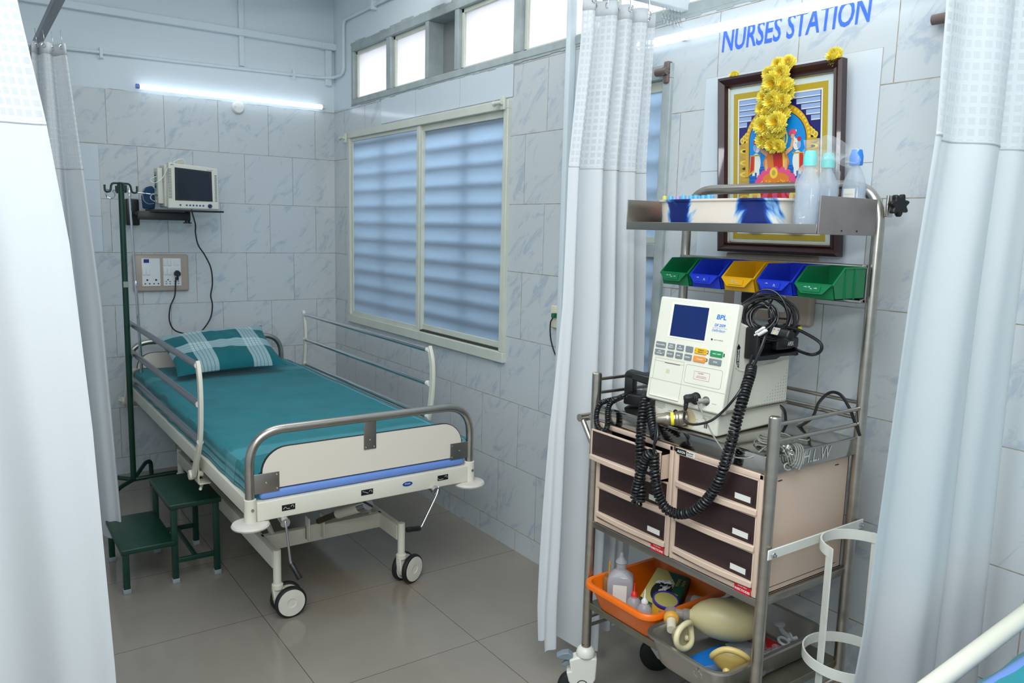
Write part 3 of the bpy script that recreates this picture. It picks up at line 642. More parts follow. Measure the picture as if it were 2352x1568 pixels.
def el(a, b, ra, rb, c, n=22, rot=0): shp([(a + ra * cos(2 * pi * i / n) * cos(rot) - rb * sin(2 * pi * i / n) * sin(rot), b + ra * cos(2 * pi * i / n) * sin(rot) + rb * sin(2 * pi * i / n) * cos(rot)) for i in range(n)], c)
rc(.15, .85, .125, .885, 'gold'); rc(.185, .815, .155, .855, 'white'); rc(.195, .805, .163, .847, 'navy')
for sx in (0, 1):
    f = lambda a: a if not sx else 1 - a
    for k in range(5): rc(*sorted((f(.197), f(.40 - .035 * k))), .82 - .028 * k, .845 - .028 * k, 'paleblue'); rc(*sorted((f(.197), f(.395 - .035 * k))), .822 - .028 * k, .826 - .028 * k, 'white')
    rc(*sorted((f(.197), f(.30))), .20, .62, 'ochre')
    for k in range(14): el(f(.247), .225 + k * .030, .042, .0125, 'gold' if k % 2 else 'yellow'); el(f(.247), .225 + k * .030, .022, .007, 'brown' if k % 3 == 0 else 'ochre')
    for k in range(5): el(f(.225 + .018 * k), .64 + .012 * k, .018, .016, 'yellow'); el(f(.225 + .018 * k), .64 + .012 * k, .009, .008, 'ochre')
arch = lambda r1, r2, cy: [(.5 + r1 * cos(pi * i / 24), cy + r2 * sin(pi * i / 24)) for i in range(25)] + [(.5 - r1, .45), (.5 + r1, .45)]
shp(arch(.245, .18, .63), 'archgold'); 
for i in range(27): el(.5 + .232 * cos(pi * i / 26), .632 + .165 * sin(pi * i / 26), .009, .007, 'yellow', 8)
shp(arch(.215, .145, .63), 'brown'); shp(arch(.21, .141, .63), 'sky')
rc(.29, .71, .2, .50, 'water')
for k in range(16): rc(.29, .71, .21 + k * .0185, .213 + k * .0185, 'sky')
for s_ in (-1, 1):   # white elephants with red cloths
    e = lambda a: .5 + s_ * a
    el(e(.155), .52, .035, .05, 'white'); rc(*sorted((e(.13), e(.150))), .445, .52, 'white'); rc(*sorted((e(.165), e(.185))), .455, .52, 'white'); el(e(.148), .60, .026, .028, 'white')
    shp([(e(.135), .61), (e(.118), .635), (e(.125), .665), (e(.145), .672), (e(.148), .662), (e(.134), .655), (e(.132), .64), (e(.15), .615)], 'white'); el(e(.165), .597, .014, .02, 'paleblue'); el(e(.142), .606, .0025, .003, 'brown', 8)
    shp([(e(.165), .56), (e(.20), .56), (e(.212), .455), (e(.168), .475)], 'archgold'); shp([(e(.170), .555), (e(.195), .555), (e(.204), .468), (e(.172), .485)], 'red'); el(e(.165), .625, .014, .012, 'red'); rc(*sorted((e(.12), e(.17))), .555, .562, 'gold')
el(.5, .635, .085, .072, 'halo'); el(.5, .635, .075, .063, 'sky', 22); el(.5, .635, .066, .055, 'halo')
shp([(.43, .44), (.57, .44), (.60, .52), (.56, .585), (.53, .60), (.47, .60), (.44, .585), (.40, .52)], 'orange'); shp([(.47, .60), (.53, .60), (.56, .50), (.52, .44), (.49, .44)], 'red'); shp([(.545, .585), (.56, .58), (.575, .46), (.555, .45)], 'yellow')
el(.5, .632, .028, .034, 'skin'); shp([(.468, .645), (.532, .645), (.52, .69), (.5, .72), (.48, .69)], 'yellow')
for s_ in (-1, 1):
    e = lambda a: .5 + s_ * a
    shp([(e(.06), .57), (e(.075), .55), (e(.12), .575), (e(.128), .62), (e(.115), .63), (e(.105), .59)], 'skin'); el(e(.12), .64, .013, .012, 'skin'); 
    for k in range(5): el(e(.12) + .016 * cos(k * pi / 4), .655 + .010 * sin(k * pi / 4), .012, .010, 'pink', 8)
    shp([(e(.07), .54), (e(.085), .53), (e(.08), .46), (e(.055), .45)], 'skin')
for k in range(9):
    a = pi * (k + .5) / 9; el(.5 + .11 * cos(a), .40 + .045 * sin(a), .032, .055, 'pink', 14, rot=a - pi / 2)
el(.5, .375, .12, .055, 'pink'); el(.5, .435, .10, .032, 'orange'); el(.485, .465, .03, .028, 'yellow'); el(.485, .465, .014, .014, 'ochre')
rnd = random.Random(5)
for k in range(60): el(.5 + rnd.uniform(-.11, .11), rnd.uniform(.33, .43), .003, .0045, 'yellow', 6)
for k in range(9): el(.5 + .12 * cos(pi + pi * (k + .5) / 9), .37 + .035 * sin(pi + pi * (k + .5) / 9), .02, .035, 'red' if k % 2 else 'pink', 12, rot=pi * (k + .5) / 9 - pi / 2)
for s_ in (-1, 1):   # two small seated musicians in the lower corners
    e = lambda a: .5 + s_ * a
    el(e(.155), .345, .048, .042, 'halo'); el(e(.155), .34, .022, .026, 'skin'); shp([(e(.13), .355), (e(.18), .355), (e(.17), .39), (e(.155), .405), (e(.14), .39)], 'yellow')
    el(e(.163), .343, .003, .002, 'brown', 6); el(e(.147), .343, .003, .002, 'brown', 6); rc(*sorted((e(.148), e(.162))), .326, .329, 'red')
    shp([(e(.12), .31), (e(.19), .31), (e(.205), .20), (e(.10), .20)], 'red' if s_ < 0 else 'orange'); shp([(e(.14), .31), (e(.17), .31), (e(.185), .19), (e(.12), .19)], 'skin'); el(e(.155), .26, .022, .03, 'yellow'); el(e(.155), .185, .075, .022, 'white')
    shp([(e(.19), .30), (e(.21), .29), (e(.20), .235), (e(.185), .235)], 'skin'); shp([(e(.12), .30), (e(.10), .29), (e(.09), .24), (e(.11), .24)], 'skin')
shp([(.27, .20), (.285, .19), (.47, .29), (.46, .305)], 'brown'); shp([(.272, .203), (.278, .198), (.462, .298), (.458, .303)], 'ochre'); el(.275, .195, .035, .02, 'brown'); el(.415, .235, .022, .024, 'brown'); el(.62, .22, .035, .034, 'green'); el(.62, .22, .022, .021, 'ochre'); el(.62, .22, .010, .009, 'green')
pr.build('print', [mat('print_' + n, c, .3, coat=.5) for n, c in pc], t)
# marigold garland
pet = mat('yellow_petals', (255, 240, 104), .6, var=.08, vscale=60); petc = mat('deep_yellow_petals', (252, 216, 50), .6)
def flower_mb(R=.023, n=300, seed=1):
    rnd = random.Random(seed); mb = MB()
    for i in range(n):
        z = 1 - (i + .5) / n * 1.25; a = i * 2.39996; q = math.sqrt(max(0, 1 - z * z)); d = Vector((q * cos(a), q * sin(a), z)); w = d.cross(Vector((0, 0, 1)) if abs(z) < .95 else Vector((1, 0, 0))).normalized() * R * (.055 + .055 * q); up = w.cross(d).normalized() * R * .06
        r0, r1 = R * .25, R * rnd.uniform(.85, 1.15); tip = d * r1 + Vector((0, 0, R * .25)) * q * rnd.uniform(0, 1); base = d * r0; mid = base.lerp(tip, .75)
        mb.add([base - w * .3, base + w * .3, mid + w + up, tip + up * 2, mid - w + up], [(0, 1, 2, 3, 4)], 1 if z > .9 else 0)
    mb.lathe([(R * .5, -R * .3), (R * .7, 0), (R * .55, R * .45), (0, R * .55)], (0, 0, 0), n=12); return mb
fl_me = flower_mb().build('flower', [pet, petc]); fl_data = fl_me.data; bpy.data.objects.remove(fl_me)
gt = thing('flower_garland', 'garland of yellow chrysanthemums hanging down over the framed picture', 'garland', (2.0, 1.6, 2.0))
def flower(p, s, parent=None, nm='flower'):
    o = bpy.data.objects.new(nm, fl_data); COL.objects.link(o); q = Vector((-1, random.uniform(-.5, .5), random.uniform(-.35, .5))).to_track_quat('Z', 'Y'); o.rotation_mode = 'QUATERNION'; o.rotation_quaternion = q; o.scale = (s, s, s)
    o.location = Vector(p) - (Vector(parent.location) if parent else Vector()); o.parent = parent; return o
gp = [(2.015,1.524,2.014), (2.015,1.491,2.013), (2.015,1.555,1.992), (2,1.501,1.988), (1.995,1.519,1.961), (2.015,1.499,1.952), (2.015,1.553,1.944), (2.015,1.492,1.924), (1.995,1.512,1.907), (2.015,1.565,1.925), (2.015,1.566,1.892), (2.015,1.508,1.89), (2.015,1.539,1.869), (1.995,1.546,1.84), (1.995,1.499,1.846), (2.015,1.531,1.813), (2.015,1.559,1.798), (2.015,1.523,1.783), (2.015,1.499,1.78), (2,1.484,1.943), (2,1.536,1.88), (2,1.487,1.906), (2.015,1.496,1.87), (2.015,1.55,1.822), (2.015,1.507,1.823)]
gs = [.85, .9, .9, 1.0, 1.35, 1.1, 1.0, 1.0, 1.3, .95, 1.0, 1.1, 1.0, 1.25, 1.25, 1.0, 1.05, .95, .8, 1.0, .9, .9, .9, .9, .9]
for p, s_ in zip(gp, gs): flower(p, s_ * 1.08, gt)
sg = MB()
for p in gp: sg.tube([Vector(p) + Vector((.012, .004, .012)), Vector(p) + Vector((.014, -.006, -.014))], .004, 6)
sg.build('stem', mat('green_stem', (70, 96, 40), .7), gt)
for p, s_, lab in (([(2.035,1.7,2.004)][0], .85, 'single yellow flower on the far left corner of the picture frame'), ([(2.03,1.347,2.01)][0], 1.15, 'single yellow flower on the near right corner of the picture frame')):
    tag(flower(p, s_, None, 'yellow_flower'), lab, 'flower')

# =====================================================================
# THE BED AND THE THINGS ROUND IT
# =====================================================================
XL, XR, YF, YH = .775, 1.672, 2.64, 4.93
teal = (0, 122, 132); tstripe = (96, 176, 186); tdark = (6, 66, 82)
bed = thing('hospital_bed', 'cream hospital bed on castors made up with a teal sheet under the window', 'bed', (1.22, 3.8, 0))
mb = MB().rbox(XL, XL + .035, YF + .02, YH - .02, .49, .552, .004).rbox(XR - .035, XR, YF + .02, YH - .02, .49, .552, .004).rbox(XL + .02, XR - .02, YF - .015, YF + .022, .487, .556, .004).rbox(XL + .02, XR - .02, YH - .02, YH + .015, .487, .556, .004)
for y in (3.1, 3.7, 4.3): mb.box(XL + .03, XR - .03, y, y + .03, .50, .53)
mb.build('bed_frame', cream, bed)
MB().box(XL + .035, XR - .035, YF + .03, YH - .03, .54, .556).build('deck', mat('deck_metal', (170, 166, 150), .5), bed)
for y in (YF, YH):
    for x in (XL + .0, XR - .005):
        s = MB().lathe([(.021, .478), (.021, .568), (.0185, .570)], (x, y, 0), n=24).build('corner_socket', cream, bed)
        MB().lathe([(.0, .462), (.045, .463), (.062, .470), (.065, .476), (.061, .483), (.045, .487), (.0, .488)], (x, y, 0), n=32).build('bumper_disc', offw, bed)
        MB().tube([(x + .002, y - .018, .535), (x + .002, y - .024, .535)], .006, 6).build('bolt', chrome, s)
    MB().tube(fil([(XL, y, .55), (XL, y, .805), (XR - .005, y, .805), (XR - .005, y, .55)], .19, 14), .0158, 18).build('end_bow' if y == YF else 'head_bow', steel, bed)
    yy = y + .004
    w_, h_ = XR - XL - .085, .148; cx, cz = (XL + XR) / 2 - .002, .668
    po = []
    for px_, pz_, r_ in ((w_ / 2, h_ / 2, .09), (-w_ / 2, h_ / 2, .09), (-w_ / 2, -h_ / 2, .004), (w_ / 2, -h_ / 2, .004)):
        sx, sz = (1 if px_ > 0 else -1), (1 if pz_ > 0 else -1); a0 = {(1, 1): 0, (-1, 1): 90, (-1, -1): 180, (1, -1): 270}[(sx, sz)]
        for i in range(9): a = radians(a0 + 90 * i / 8); po.append((px_ - sx * r_ + r_ * cos(a), pz_ - sz * r_ + r_ * sin(a)))
    pn = MB(); pn.prism(po, (cx, yy - .006, cz), (1, 0, 0), (0, 0, 1), (0, .010, 0), 1); pn.prism([(a * .992, b * .975) for a, b in po], (cx, yy - .0075, cz), (1, 0, 0), (0, 0, 1), (0, .013, 0), 0)
    pn.build('foot_panel' if y == YF else 'head_panel', [lam, darkedge], bed)
    for x0, x1, z0, z1, ny in ((XL + .01, XL + .102, .585, .655, 1), (XR - .10, XR - .015, .588, .655, 1), (cx - .024, cx + .026, .685, .795, 0)):
        yb = yy - .0095
        p_ = MB().rbox(x0, x1, yb - .002, yb, z0, z1, .001).build('steel_bracket', sheetst, bed)
        r_ = MB(); pts_ = ((x1 - .008 if x0 < 1 else x0 + .008, z0 + .01), (x1 - .008 if x0 < 1 else x0 + .008, z1 - .01), ((x0 + x1) / 2, (z0 + z1) / 2)) if ny else ((x0 + .008, z0 + .008), (x1 - .008, z0 + .008), ((x0 + x1) / 2, z0 + .035))
        for a, b in pts_: r_.lathe([(.0035, 0), (.003, .002), (0, .003)], (a, yb - .002, b), (0, -1, 0), 10)
        r_.build('rivets', chrome, p_)
# pictogram stickers and badge on the foot rail
yr = YF - .0155
for i, (x, z) in enumerate(((.905, .521), (1.206, .523), (1.534, .525))):
    s = MB().box(x - .024, x + .024, yr - .0008, yr, z - .0105, z + .0105).build('sticker', blackp, bed)
    g = MB(); y_ = yr - .0014
    ln = [[(-.019, -.004), (-.012, .003), (-.005, -.004), (.004, -.004)], [(-.019, .005), (-.008, .001), (.004, -.004)], [(-.021, -.001), (-.018, -.006), (.001, -.005)]][i]
    g.tube([(x + a, y_, z + b) for a, b in ln], .0007, 4); g.tube([(x + .014 + .005 * cos(a), y_, z + .001 + .005 * sin(a)) for a in [k * .5 - .8 for k in range(9)]], .0006, 4); g.build('pictogram', inkw, s)
s = MB().prism(circ(.0215, 28, sy=.42), (1.376, yr - .001, .5255), (1, 0, 0), (0, 0, 1), (0, .001, 0)).build('maker_badge', mat('badge_blue', (16, 70, 150), .3), bed)
fit(MB(), 'Medtek', (1.376, yr - .0016, .527), (1, 0, 0), (0, 0, 1), .024, .0065).build('badge_lettering', inkw, s)
# mattress, sheet, pillow
mt = MB().rbox(XL + .03, XR - .02, YF + .035, YH - .03, .558, .645, .022, seg=4).rbox(XL + .035, XR - .03, YF - .004, YF + .08, .5575, .592, .014, seg=4).build('mattress', blue_mat, bed)
TOPZ = .652
def sheetP(u, v):
    W_ = .095 + .89; d = u * W_; y = YH - .035 - v * (YH - YF - .07)
    wr_ = .0045 * noise.noise(Vector((d * 5, y * 3.2, 1))) + .0022 * noise.noise(Vector((d * 16 + y * 6, y * 9, 5)))
    if d < .095:
        t = d / .095; zz = .553 + .012 * noise.noise(Vector((0, y * 5, 3))) + (TOPZ - .553) * t; x = XL + .022 - .012 * math.sin(t * pi * .5) * 0 - .010 * (1 - t) + .008 * noise.noise(Vector((t, y * 7, 2))) * (1 - t)
        if t > .8: x += .012 * ((t - .8) / .2) ** 2; 
        return (x, y, zz)
    x = XL + .034 + (d - .095); e = (d - .095) / .89; z = TOPZ + wr_ - (.006 if e > .985 else 0) - .012 * max(0, 1 - e / .02)
    return (x * 1.0, y, z)
sh = MB(); sh.grid(sheetP, 90, 170, uvs=lambda u, v: (u * .985, (v * 2.22)))
L_ = 2.22; sr = [(0, 0, .06, .55, 0), (0, .010, .016, .8, 1), (0, .036, .046, .8, 1), (0, .018, .023, .8, 0), (1, L_ - .33, L_ - .19, .32, 0), (1, L_ - .325, L_ - .32, .8, 1), (1, L_ - .195, L_ - .19, .8, 1), (1, L_ - .145, L_ - .141, .5, 1), (1, .30, .40, .3, 0), (1, .395, .40, .8, 1), (0, .945, .953, .85, 0), (0, .953, .960, .8, 1), (0, .960, .972, .85, 0), (0, .975, .979, .6, 1)]
sheet_m = sheet_mat('teal_sheet', teal, tstripe, tdark, sr); o = sh.build('sheet', sheet_m, bed, angle=80, solid=.002)
fr = MB(); rnd = random.Random(4)
for i in range(90):
    for (bx, by, bz) in (((XL + .04 + rnd.uniform(-.012, .02), YF + .03, .57)), ((XR - .03 + rnd.uniform(-.015, .015), YF + .03, .60 + rnd.uniform(-.02, .04))), ((XR - .03 - rnd.uniform(0, .25), YH - .05 - rnd.uniform(0, .1), .655)))[:3]:
        fr.tube([(bx, by, bz), (bx + rnd.uniform(-.012, .012), by - rnd.uniform(0, .012), bz + rnd.uniform(-.012, .01)), (bx + rnd.uniform(-.02, .02), by - rnd.uniform(0, .016), bz + rnd.uniform(-.02, .012))], .0009, 3)
fr.build('fringe', mat('fringe_teal', (70, 160, 170), .9), bed)
# pillow
def pil(sgn):
    c0 = Vector((.925, 4.40, .685)); c1 = Vector((1.535, 4.43, .695)); c2 = Vector((1.515, 4.83, .882)); c3 = Vector((.885, 4.84, .845))
    nrm = (c1 - c0).cross(c3 - c0).normalized()
    def f(u, v):
        p = (c0 * (1 - u) + c1 * u) * (1 - v) + (c3 * (1 - u) + c2 * u) * v
        b = max(0, (1 - abs(2 * u - 1) ** 2.6)) ** .55 * max(0, (1 - abs(2 * v - 1) ** 2.4)) ** .55
        pin = .028 * (1 - abs(2 * u - 1) ** 2) * (2 * v - 1) * abs(2 * v - 1) ** 4 + 0
        p = p - (c3 - c0).normalized() * pin - (c1 - c0).normalized() * .03 * (1 - (2 * v - 1) ** 2) * (2 * u - 1) * abs(2 * u - 1) ** 5
        w = .012 * noise.noise(Vector((u * 5, v * 4, 2))) + .006 * noise.noise(Vector((u * 14, v * 5, 9)))
        return tuple(p + nrm * (sgn * (.062 if sgn > 0 else .035) * b + w * b + (.0 if sgn > 0 else -.0)))
    return f
pm_ = MB(); pm_.grid(pil(1), 56, 36, uvs=lambda u, v: (u * .62, v * .42)); pm_.grid(pil(-1), 56, 36, uvs=lambda u, v: (u * .62, v * .42))
ps = []
for a, b in ((.13, .235), (.43, .535)):
    ps.append((0, a, b, .5, 0))
for a, b in ((.155, .225), (.335, .405)): ps.append((1, a, b, .5, 0))
pil_m = sheet_mat('teal_pillow_check', (4, 106, 114), (212, 236, 240), tdark, ps + [(0, a + k * .021, a + k * .021 + .003, .7, 1) for a in (.147, .447) for k in range(4)] + [(1, a + k * .018, a + k * .018 + .0025, .5, 1) for a in (.165, .345) for k in range(3)])
o = pm_.build('pillow', pil_m, None, angle=80); tag(o, 'teal and white checked pillow leaning at the head of the bed', 'pillow')

def side_rail(x, ya, yb, out, zs_, left):
    par = bed
    for z in zs_:
        MB().tube([(x, ya + .01, z), (x, yb, z)], .0135 if left else .0115, 14).build('rail_bar', alu if left else chrome, par)
        e = MB()
        for y in (ya + .012, yb - .006): e.tube([(x, y - .014, z), (x, y + .01, z)], .0125, 12)
        e.build('bar_end_cap', whitep, par)
    for y, s_ in ((ya, 1), (yb + .02, 0)):
        pts = [(x, y + .006, zs_[0] + .016), (x, y - .022, zs_[0] - .05), (x, y - .026, zs_[1]), (x, y - .002, zs_[2] + .02), (x, y + .05, .58), (x, y + .13, .478)]
        a = MB().strap(cr(pts, 8), .030, .016, (0, 1, .25)).build('rail_arm', cream, par, bevel=.003)
        hx = x + out * .03
        MB().lathe([(.0, -.004), (.019, -.004), (.021, 0), (.021, .012), (.019, .015), (0, .015)], (x - out * .012, y + .145, .475), (out, 0, 0), 20).tube([(x, y + .145, .475), (x + out * .04, y + .145, .475)], .012, 12).build('pivot', cream, a)
        c = MB().rbox(x + out * .012, x + out * .016, y + .10, y + .17, .44, .56, .001).rbox(x + out * .012, x + out * .06, y + .10, y + .17, .44, .445, .001).build('clamp', cream, par)
        MB().tube([(x + out * .03, y + .13, .442), (x + out * .03, y + .13, .425)], .005, 8).tube([(x + out * .03 - .012, y + .10, .423), (x + out * .03 + .012, y + .165, .423)], .006, 10).build('clamp_screw', cream, c)
side_rail(.742, 3.17, 4.74, 1, (.955, .80, .648), True)
side_rail(1.712, 3.06, 4.62, -1, (.965, .812, .66), False)
# base frame
bs = MB(); bxl, bxr = .934, 1.466
for x in (bxl, bxr): bs.rbox(x - .014, x + .014, 2.865, 4.45, .195, .262, .003)
bs.rbox(bxl, bxr, 3.03, 3.06, .197, .262, .003).rbox(bxl, bxr, 4.2, 4.24, .197, .262, .003)
bs.build('base_frame', cream, bed)
st = MB()
for x in (bxl + .05, bxr - .05): st.strap([(x, 3.05, .25), (x, 3.25, .36), (x, 3.45, .50)], .03, .012, (0, 1, -.3)).strap([(x, 4.22, .25), (x, 4.05, .38), (x, 3.9, .50)], .03, .012, (0, 1, .3))
st.build('lift_arm', cream, bed, bevel=.002)
wheelw = mat('cream_wheel_disc', (222, 218, 204), .45, var=.05, vscale=30)
def caster(x, y, ax, R=.0625, parent=bed):
    ax = Vector((*ax, 0)).normalized(); side = Vector((-ax.y, ax.x, 0)); c = Vector((x, y, R)) + side * .042
    p = MB().lathe([(.0155, .13), (.0155, .272), (.014, .2745), (.0, .2745)], (x, y, 0), n=20).build('caster_post', cream, parent)
    f = MB().lathe([(.022, .115), (.022, .135), (.017, .14), (.0, .141)], (x, y, 0), n=20)
    b0 = Vector((x, y, .12)); f.prism([(-.021, 0), (.024, 0), (.030, -.03), (.062, -.045), (.06, -.07), (.035, -.09), (0, -.08), (-.016, -.05)], b0 - ax * .013, side, (0, 0, 1), ax * .026)
    f.build('caster_fork', cream, parent, bevel=.004)
    for s_ in (-1, 1):
        cc = c + ax * s_ * .027
        w = MB().lathe([(R * .5, -.010), (R * .86, -.012), (R * .97, -.009), (R, -.004), (R, .004), (R * .97, .009), (R * .86, .012), (R * .84, .011)], cc, ax, 36).build('wheel', rubber, parent)
        h = MB(); 
        for q in (-1, 1): h.lathe([(R * .85, 0), (R * .84, .003), (R * .3, .0045), (R * .27, .003), (R * .18, .003), (0, .0035)], cc + ax * q * .0105, ax * q, 32)
        h.build('wheel_disc', wheelw, w)
caster(bxl, 2.85, (.0, -1)); caster(bxr, 2.85, (.40, -.92)); caster(bxl, 4.45, (.3, -.95)); caster(bxr, 4.45, (.2, -.98))
# cranks
def crank(x, z, kind):
    t_ = MB().tube([(x, 2.66, z + .012), (x, 2.72, z + .014), (x, 3.2, z + .02)], .0165, 16).build('crank_housing', cream, bed)
    y = 2.61
    MB().tube([(x, 2.665, z + .012), (x, y, z)], .0172, 20).tube([(x, y + .001, z), (x, y - .002, z)], .0155, 20).build('crank_end', chrome, bed)
    MB().tube([(x - .017, 2.675, z + .012), (x - .023, 2.675, z + .012)], .006, 6).build('crank_bolt', chrome, t_)
    a, b = {'L': ((x + .012, y - .012, z - .145), (x + .035, y - .045, z - .20)), 'R': ((x - .085, y - .03, z - .125), (x - .135, y - .035, z - .118))}[kind]
    MB().tube(fil([(x + (0 if kind == 'L' else .012), y + .004, z + (.012 if kind == 'L' else .016)), (x, y - .006, z - .01), a, tuple(Vector(a).lerp(Vector(b), .5))], .012, 5), .0042, 10).build('crank_rod', chrome, bed)
    d = (Vector(b) - Vector(a)).normalized(); A = Vector(a) + d * .004
    MB().lathe([(.008, 0), (.0105, .006), (.0095, .03), (.011, .055), (.0095, .062), (0, .062)], A, d, 16).build('crank_grip', blackp, bed)
crank(.888, .470, 'L'); crank(1.497, .478, 'R')
MB().tube([(1.205, 2.68, .448), (1.182, 2.84, .375)], .0205, 20).tube([(1.205, 2.69, .45), (1.21, 2.75, .52)], .008, 10).build('lift_housing', cream, bed)
MB().tube([(1.2055, 2.68, .449), (1.2125, 2.63, .473)], .0225, 24).build('lift_end', chrome, bed)
MB().box(-.021, .021, -.0035, .0035, 0, .0015, 0, Matrix.Translation((1.2127, 2.629, .4735)) @ Vector((.14, -.9, .42)).to_track_quat('Z', 'X').to_matrix().to_4x4() @ Matrix.Rotation(radians(50), 4, 'Z')).build('slot', blackp, bed)
MB().tube([(1.182, 2.84, .375), (1.155, 2.985, .30)], .0125, 16).build('lift_screw', mat('greasy_metal', (84, 76, 62), .35, .7), bed)
MB().rbox(1.115, 1.121, 2.99, 3.035, .215, .315, .002).rbox(1.178, 1.184, 2.99, 3.035, .215, .315, .002).rbox(1.115, 1.184, 3.022, 3.032, .215, .275, .001).build('lift_bracket', cream, bed)

# ---- step stool ----
st = thing('step_stool', 'dark green two-step metal stool with pale grey rubber feet beside the bed', 'step stool', (.66, 3.55, 0))
def top(x0, x1, y0, y1, z): MB().rbox(x0, x1, y0, y1, z - .022, z, .004).build('tread', green, st)
top(.465, .672, 3.345, 3.765, .192); top(.652, .862, 3.345, 3.765, .348)
for x, z in ((.484, .175), (.672, .33), (.842, .33)):
    for y in (3.368, 3.742):
        if x == .672: pass
        MB().rbox(x - .012, x + .012, y - .012, y + .012, .018, z, .002).build('leg', green, st)
        MB().rbox(x - .0145, x + .0145, y - .0145, y + .0145, 0, .02, .002).build('rubber_foot', mat('pale_grey_rubber', (150, 160, 166), .6), st)
r_ = MB()
for y in (3.368, 3.742): r_.rbox(.672, .842, y - .007, y + .007, .085, .105, .002)
r_.rbox(.75, .765, 3.368, 3.742, .088, .102, .002); r_.build('stretcher', green, st)

# ---- green drip stand ----
iv = thing('drip_stand', 'green painted drip stand with a tripod base at the head of the bed', 'drip stand', (.711, 4.53, 0))
MB().tube([(.709, 4.53, .11), (.712, 4.53, 1.694)], .0145, 18).build('pole', green, iv)
mb = MB()
for pts in ([(.709, 4.53, .115), (.80, 4.69, .155), (.832, 4.725, .15), (.836, 4.73, .0)], [(.709, 4.53, .115), (.93, 4.52, .125), (1.0, 4.51, .10), (1.005, 4.51, 0)], [(.709, 4.53, .115), (.63, 4.42, .12), (.59, 4.36, .11), (.588, 4.357, 0)], [(.709, 4.53, .115), (.58, 4.62, .13), (.53, 4.65, .11), (.528, 4.65, 0)]): mb.tube(fil(pts, .04, 6), .0115, 12)
mb.build('base', green, iv)
mb = MB()
for a in (8, 188, 98, 278):
    d = Vector((cos(radians(a)), sin(radians(a)), 0)); c = Vector((.712, 4.53, 1.694)); mb.tube(fil([c, c + d * .045, c + d * .052 + Vector((0, 0, -.045)), c + d * .078 + Vector((0, 0, -.045)), c + d * .078 + Vector((0, 0, -.01))], .016, 5), .0052, 10)
mb.build('hook', green, iv); MB().lathe([(.0148, 0), (.012, .006), (0, .007)], (.712, 4.53, 1.694), n=16).build('cap', green, iv)
MB().box(.700, .722, 4.5135, 4.515, 1.16, 1.19).build('tape_scrap', mat('silver_tape', (150, 158, 150), .4), iv)
# ---- chrome drip rod ----
iv = thing('drip_rod', 'thin chrome drip rod with two curled hooks fixed to the head of the bed', 'drip stand', (.815, 4.80, .5))
MB().tube([(.822, 4.80, .50), (.803, 4.775, 1.165)], .0085, 14).lathe([(.0105, 0), (.0105, .02), (.009, .025)], (.8035, 4.775, 1.15), n=14).build('lower_tube', chrome, iv)
MB().tube([(.803, 4.775, 1.16), (.787, 4.755, 1.665)], .0062, 12).lathe([(.0095, 0), (.0095, .03), (.006, .04)], (.7875, 4.756, 1.64), n=12).build('upper_tube', chrome, iv)
mb = MB()
mb.tube(cr([(.664, 4.70, 1.666), (.70, 4.72, 1.664), (.787, 4.755, 1.660), (.90, 4.77, 1.652), (.935, 4.775, 1.645)] , 6) , .0032, 8)
for cx_, cz_, s_ in ((.69, 1.642, 1), (.915, 1.635, -1)): mb.tube([(cx_ + .021 * cos(a), 4.72 + (cx_ - .69) * .22 + .012 * math.sin(a * .5), cz_ + .021 * sin(a)) for a in [pi / 2 + s_ * k * .42 for k in range(20)]], .0032, 8)
mb.build('hook_bar', chrome, iv)

# ---- patient monitor ----
t = thing('monitor_bracket', 'black swing arm and shelf bracket holding the monitor to the back wall', 'wall bracket', (.84, YB, 1.55))
MB().rbox(.805, .875, 4.985, 5.04, 1.478, 1.628, .008).build('wall_plate', blackm, t)
MB().rbox(.84, 1.115, 4.83, 4.86, 1.512, 1.560, .002, M=Matrix.Translation((.84, 4.845, 0)) @ Matrix.Rotation(radians(-4), 4, 'Z') @ Matrix.Translation((-.84, -4.845, 0))).tube([(.848, 4.99, 1.545), (.848, 4.85, 1.545)], .012, 10).build('arm', blackm, t)
MB().tube([(1.10, 4.83, 1.565), (1.10, 4.83, 1.50)], .014, 14).tube([(1.10, 4.83, 1.502), (1.10, 4.83, 1.496)], .024, 8).build('pivot', blackm, t)
MB().rbox(.895, 1.272, 4.70, 4.93, 1.562, 1.572, .003).build('shelf', blackm, t)
mo = thing('patient_monitor', 'off-white patient monitor with a dark screen on the wall bracket', 'monitor', (1.11, 4.72, 1.572), radians(3))
def mbx(name, mb, m, p=mo, **k): return mb.build(name, m, p, w=False, **k)
case = mat('monitor_casing', (214, 214, 202), .45)
mb = MB(); mb.prism([(-.142, 0), (.138, .0), (.134, .232), (-.132, .250)], (0, -.02, .006), (1, 0, 0), (0, 0, 1), (0, .035, 0)); mb.prism([(-.150, .006), (.13, .006), (.125, .22), (-.145, .238)], (0, .015, .006), (1, 0, 0), (0, 0, 1), (0, .11, 0)); mbx('casing', mb, case, bevel=.006)
mbx('rear_module', MB().rbox(-.175, -.148, .04, .12, .03, .225, .004), case); mbx('connector_panel', MB().box(-.1765, -.1745, .055, .105, .10, .205), mat('pale_green_panel', (150, 176, 166), .5))
cp = MB()
for z in (.18, .145, .125): cp.tube([(-.1765, .08, z), (-.1805, .08, z)], .008, 10)
mbx('port', cp, blackp)
mbx('bezel', MB().prism([(-.103, .045), (.1, .045), (.098, .212), (-.100, .224)], (0, -.0225, .006), (1, 0, 0), (0, 0, 1), (0, .003, 0)), mat('bezel_dark', (30, 34, 40), .35))
mbx('screen', MB().prism([(-.088, .056), (.086, .056), (.084, .203), (-.086, .213)], (0, -.0232, .006), (1, 0, 0), (0, 0, 1), (0, .003, 0)), mat('dark_screen', (34, 42, 54), .12))
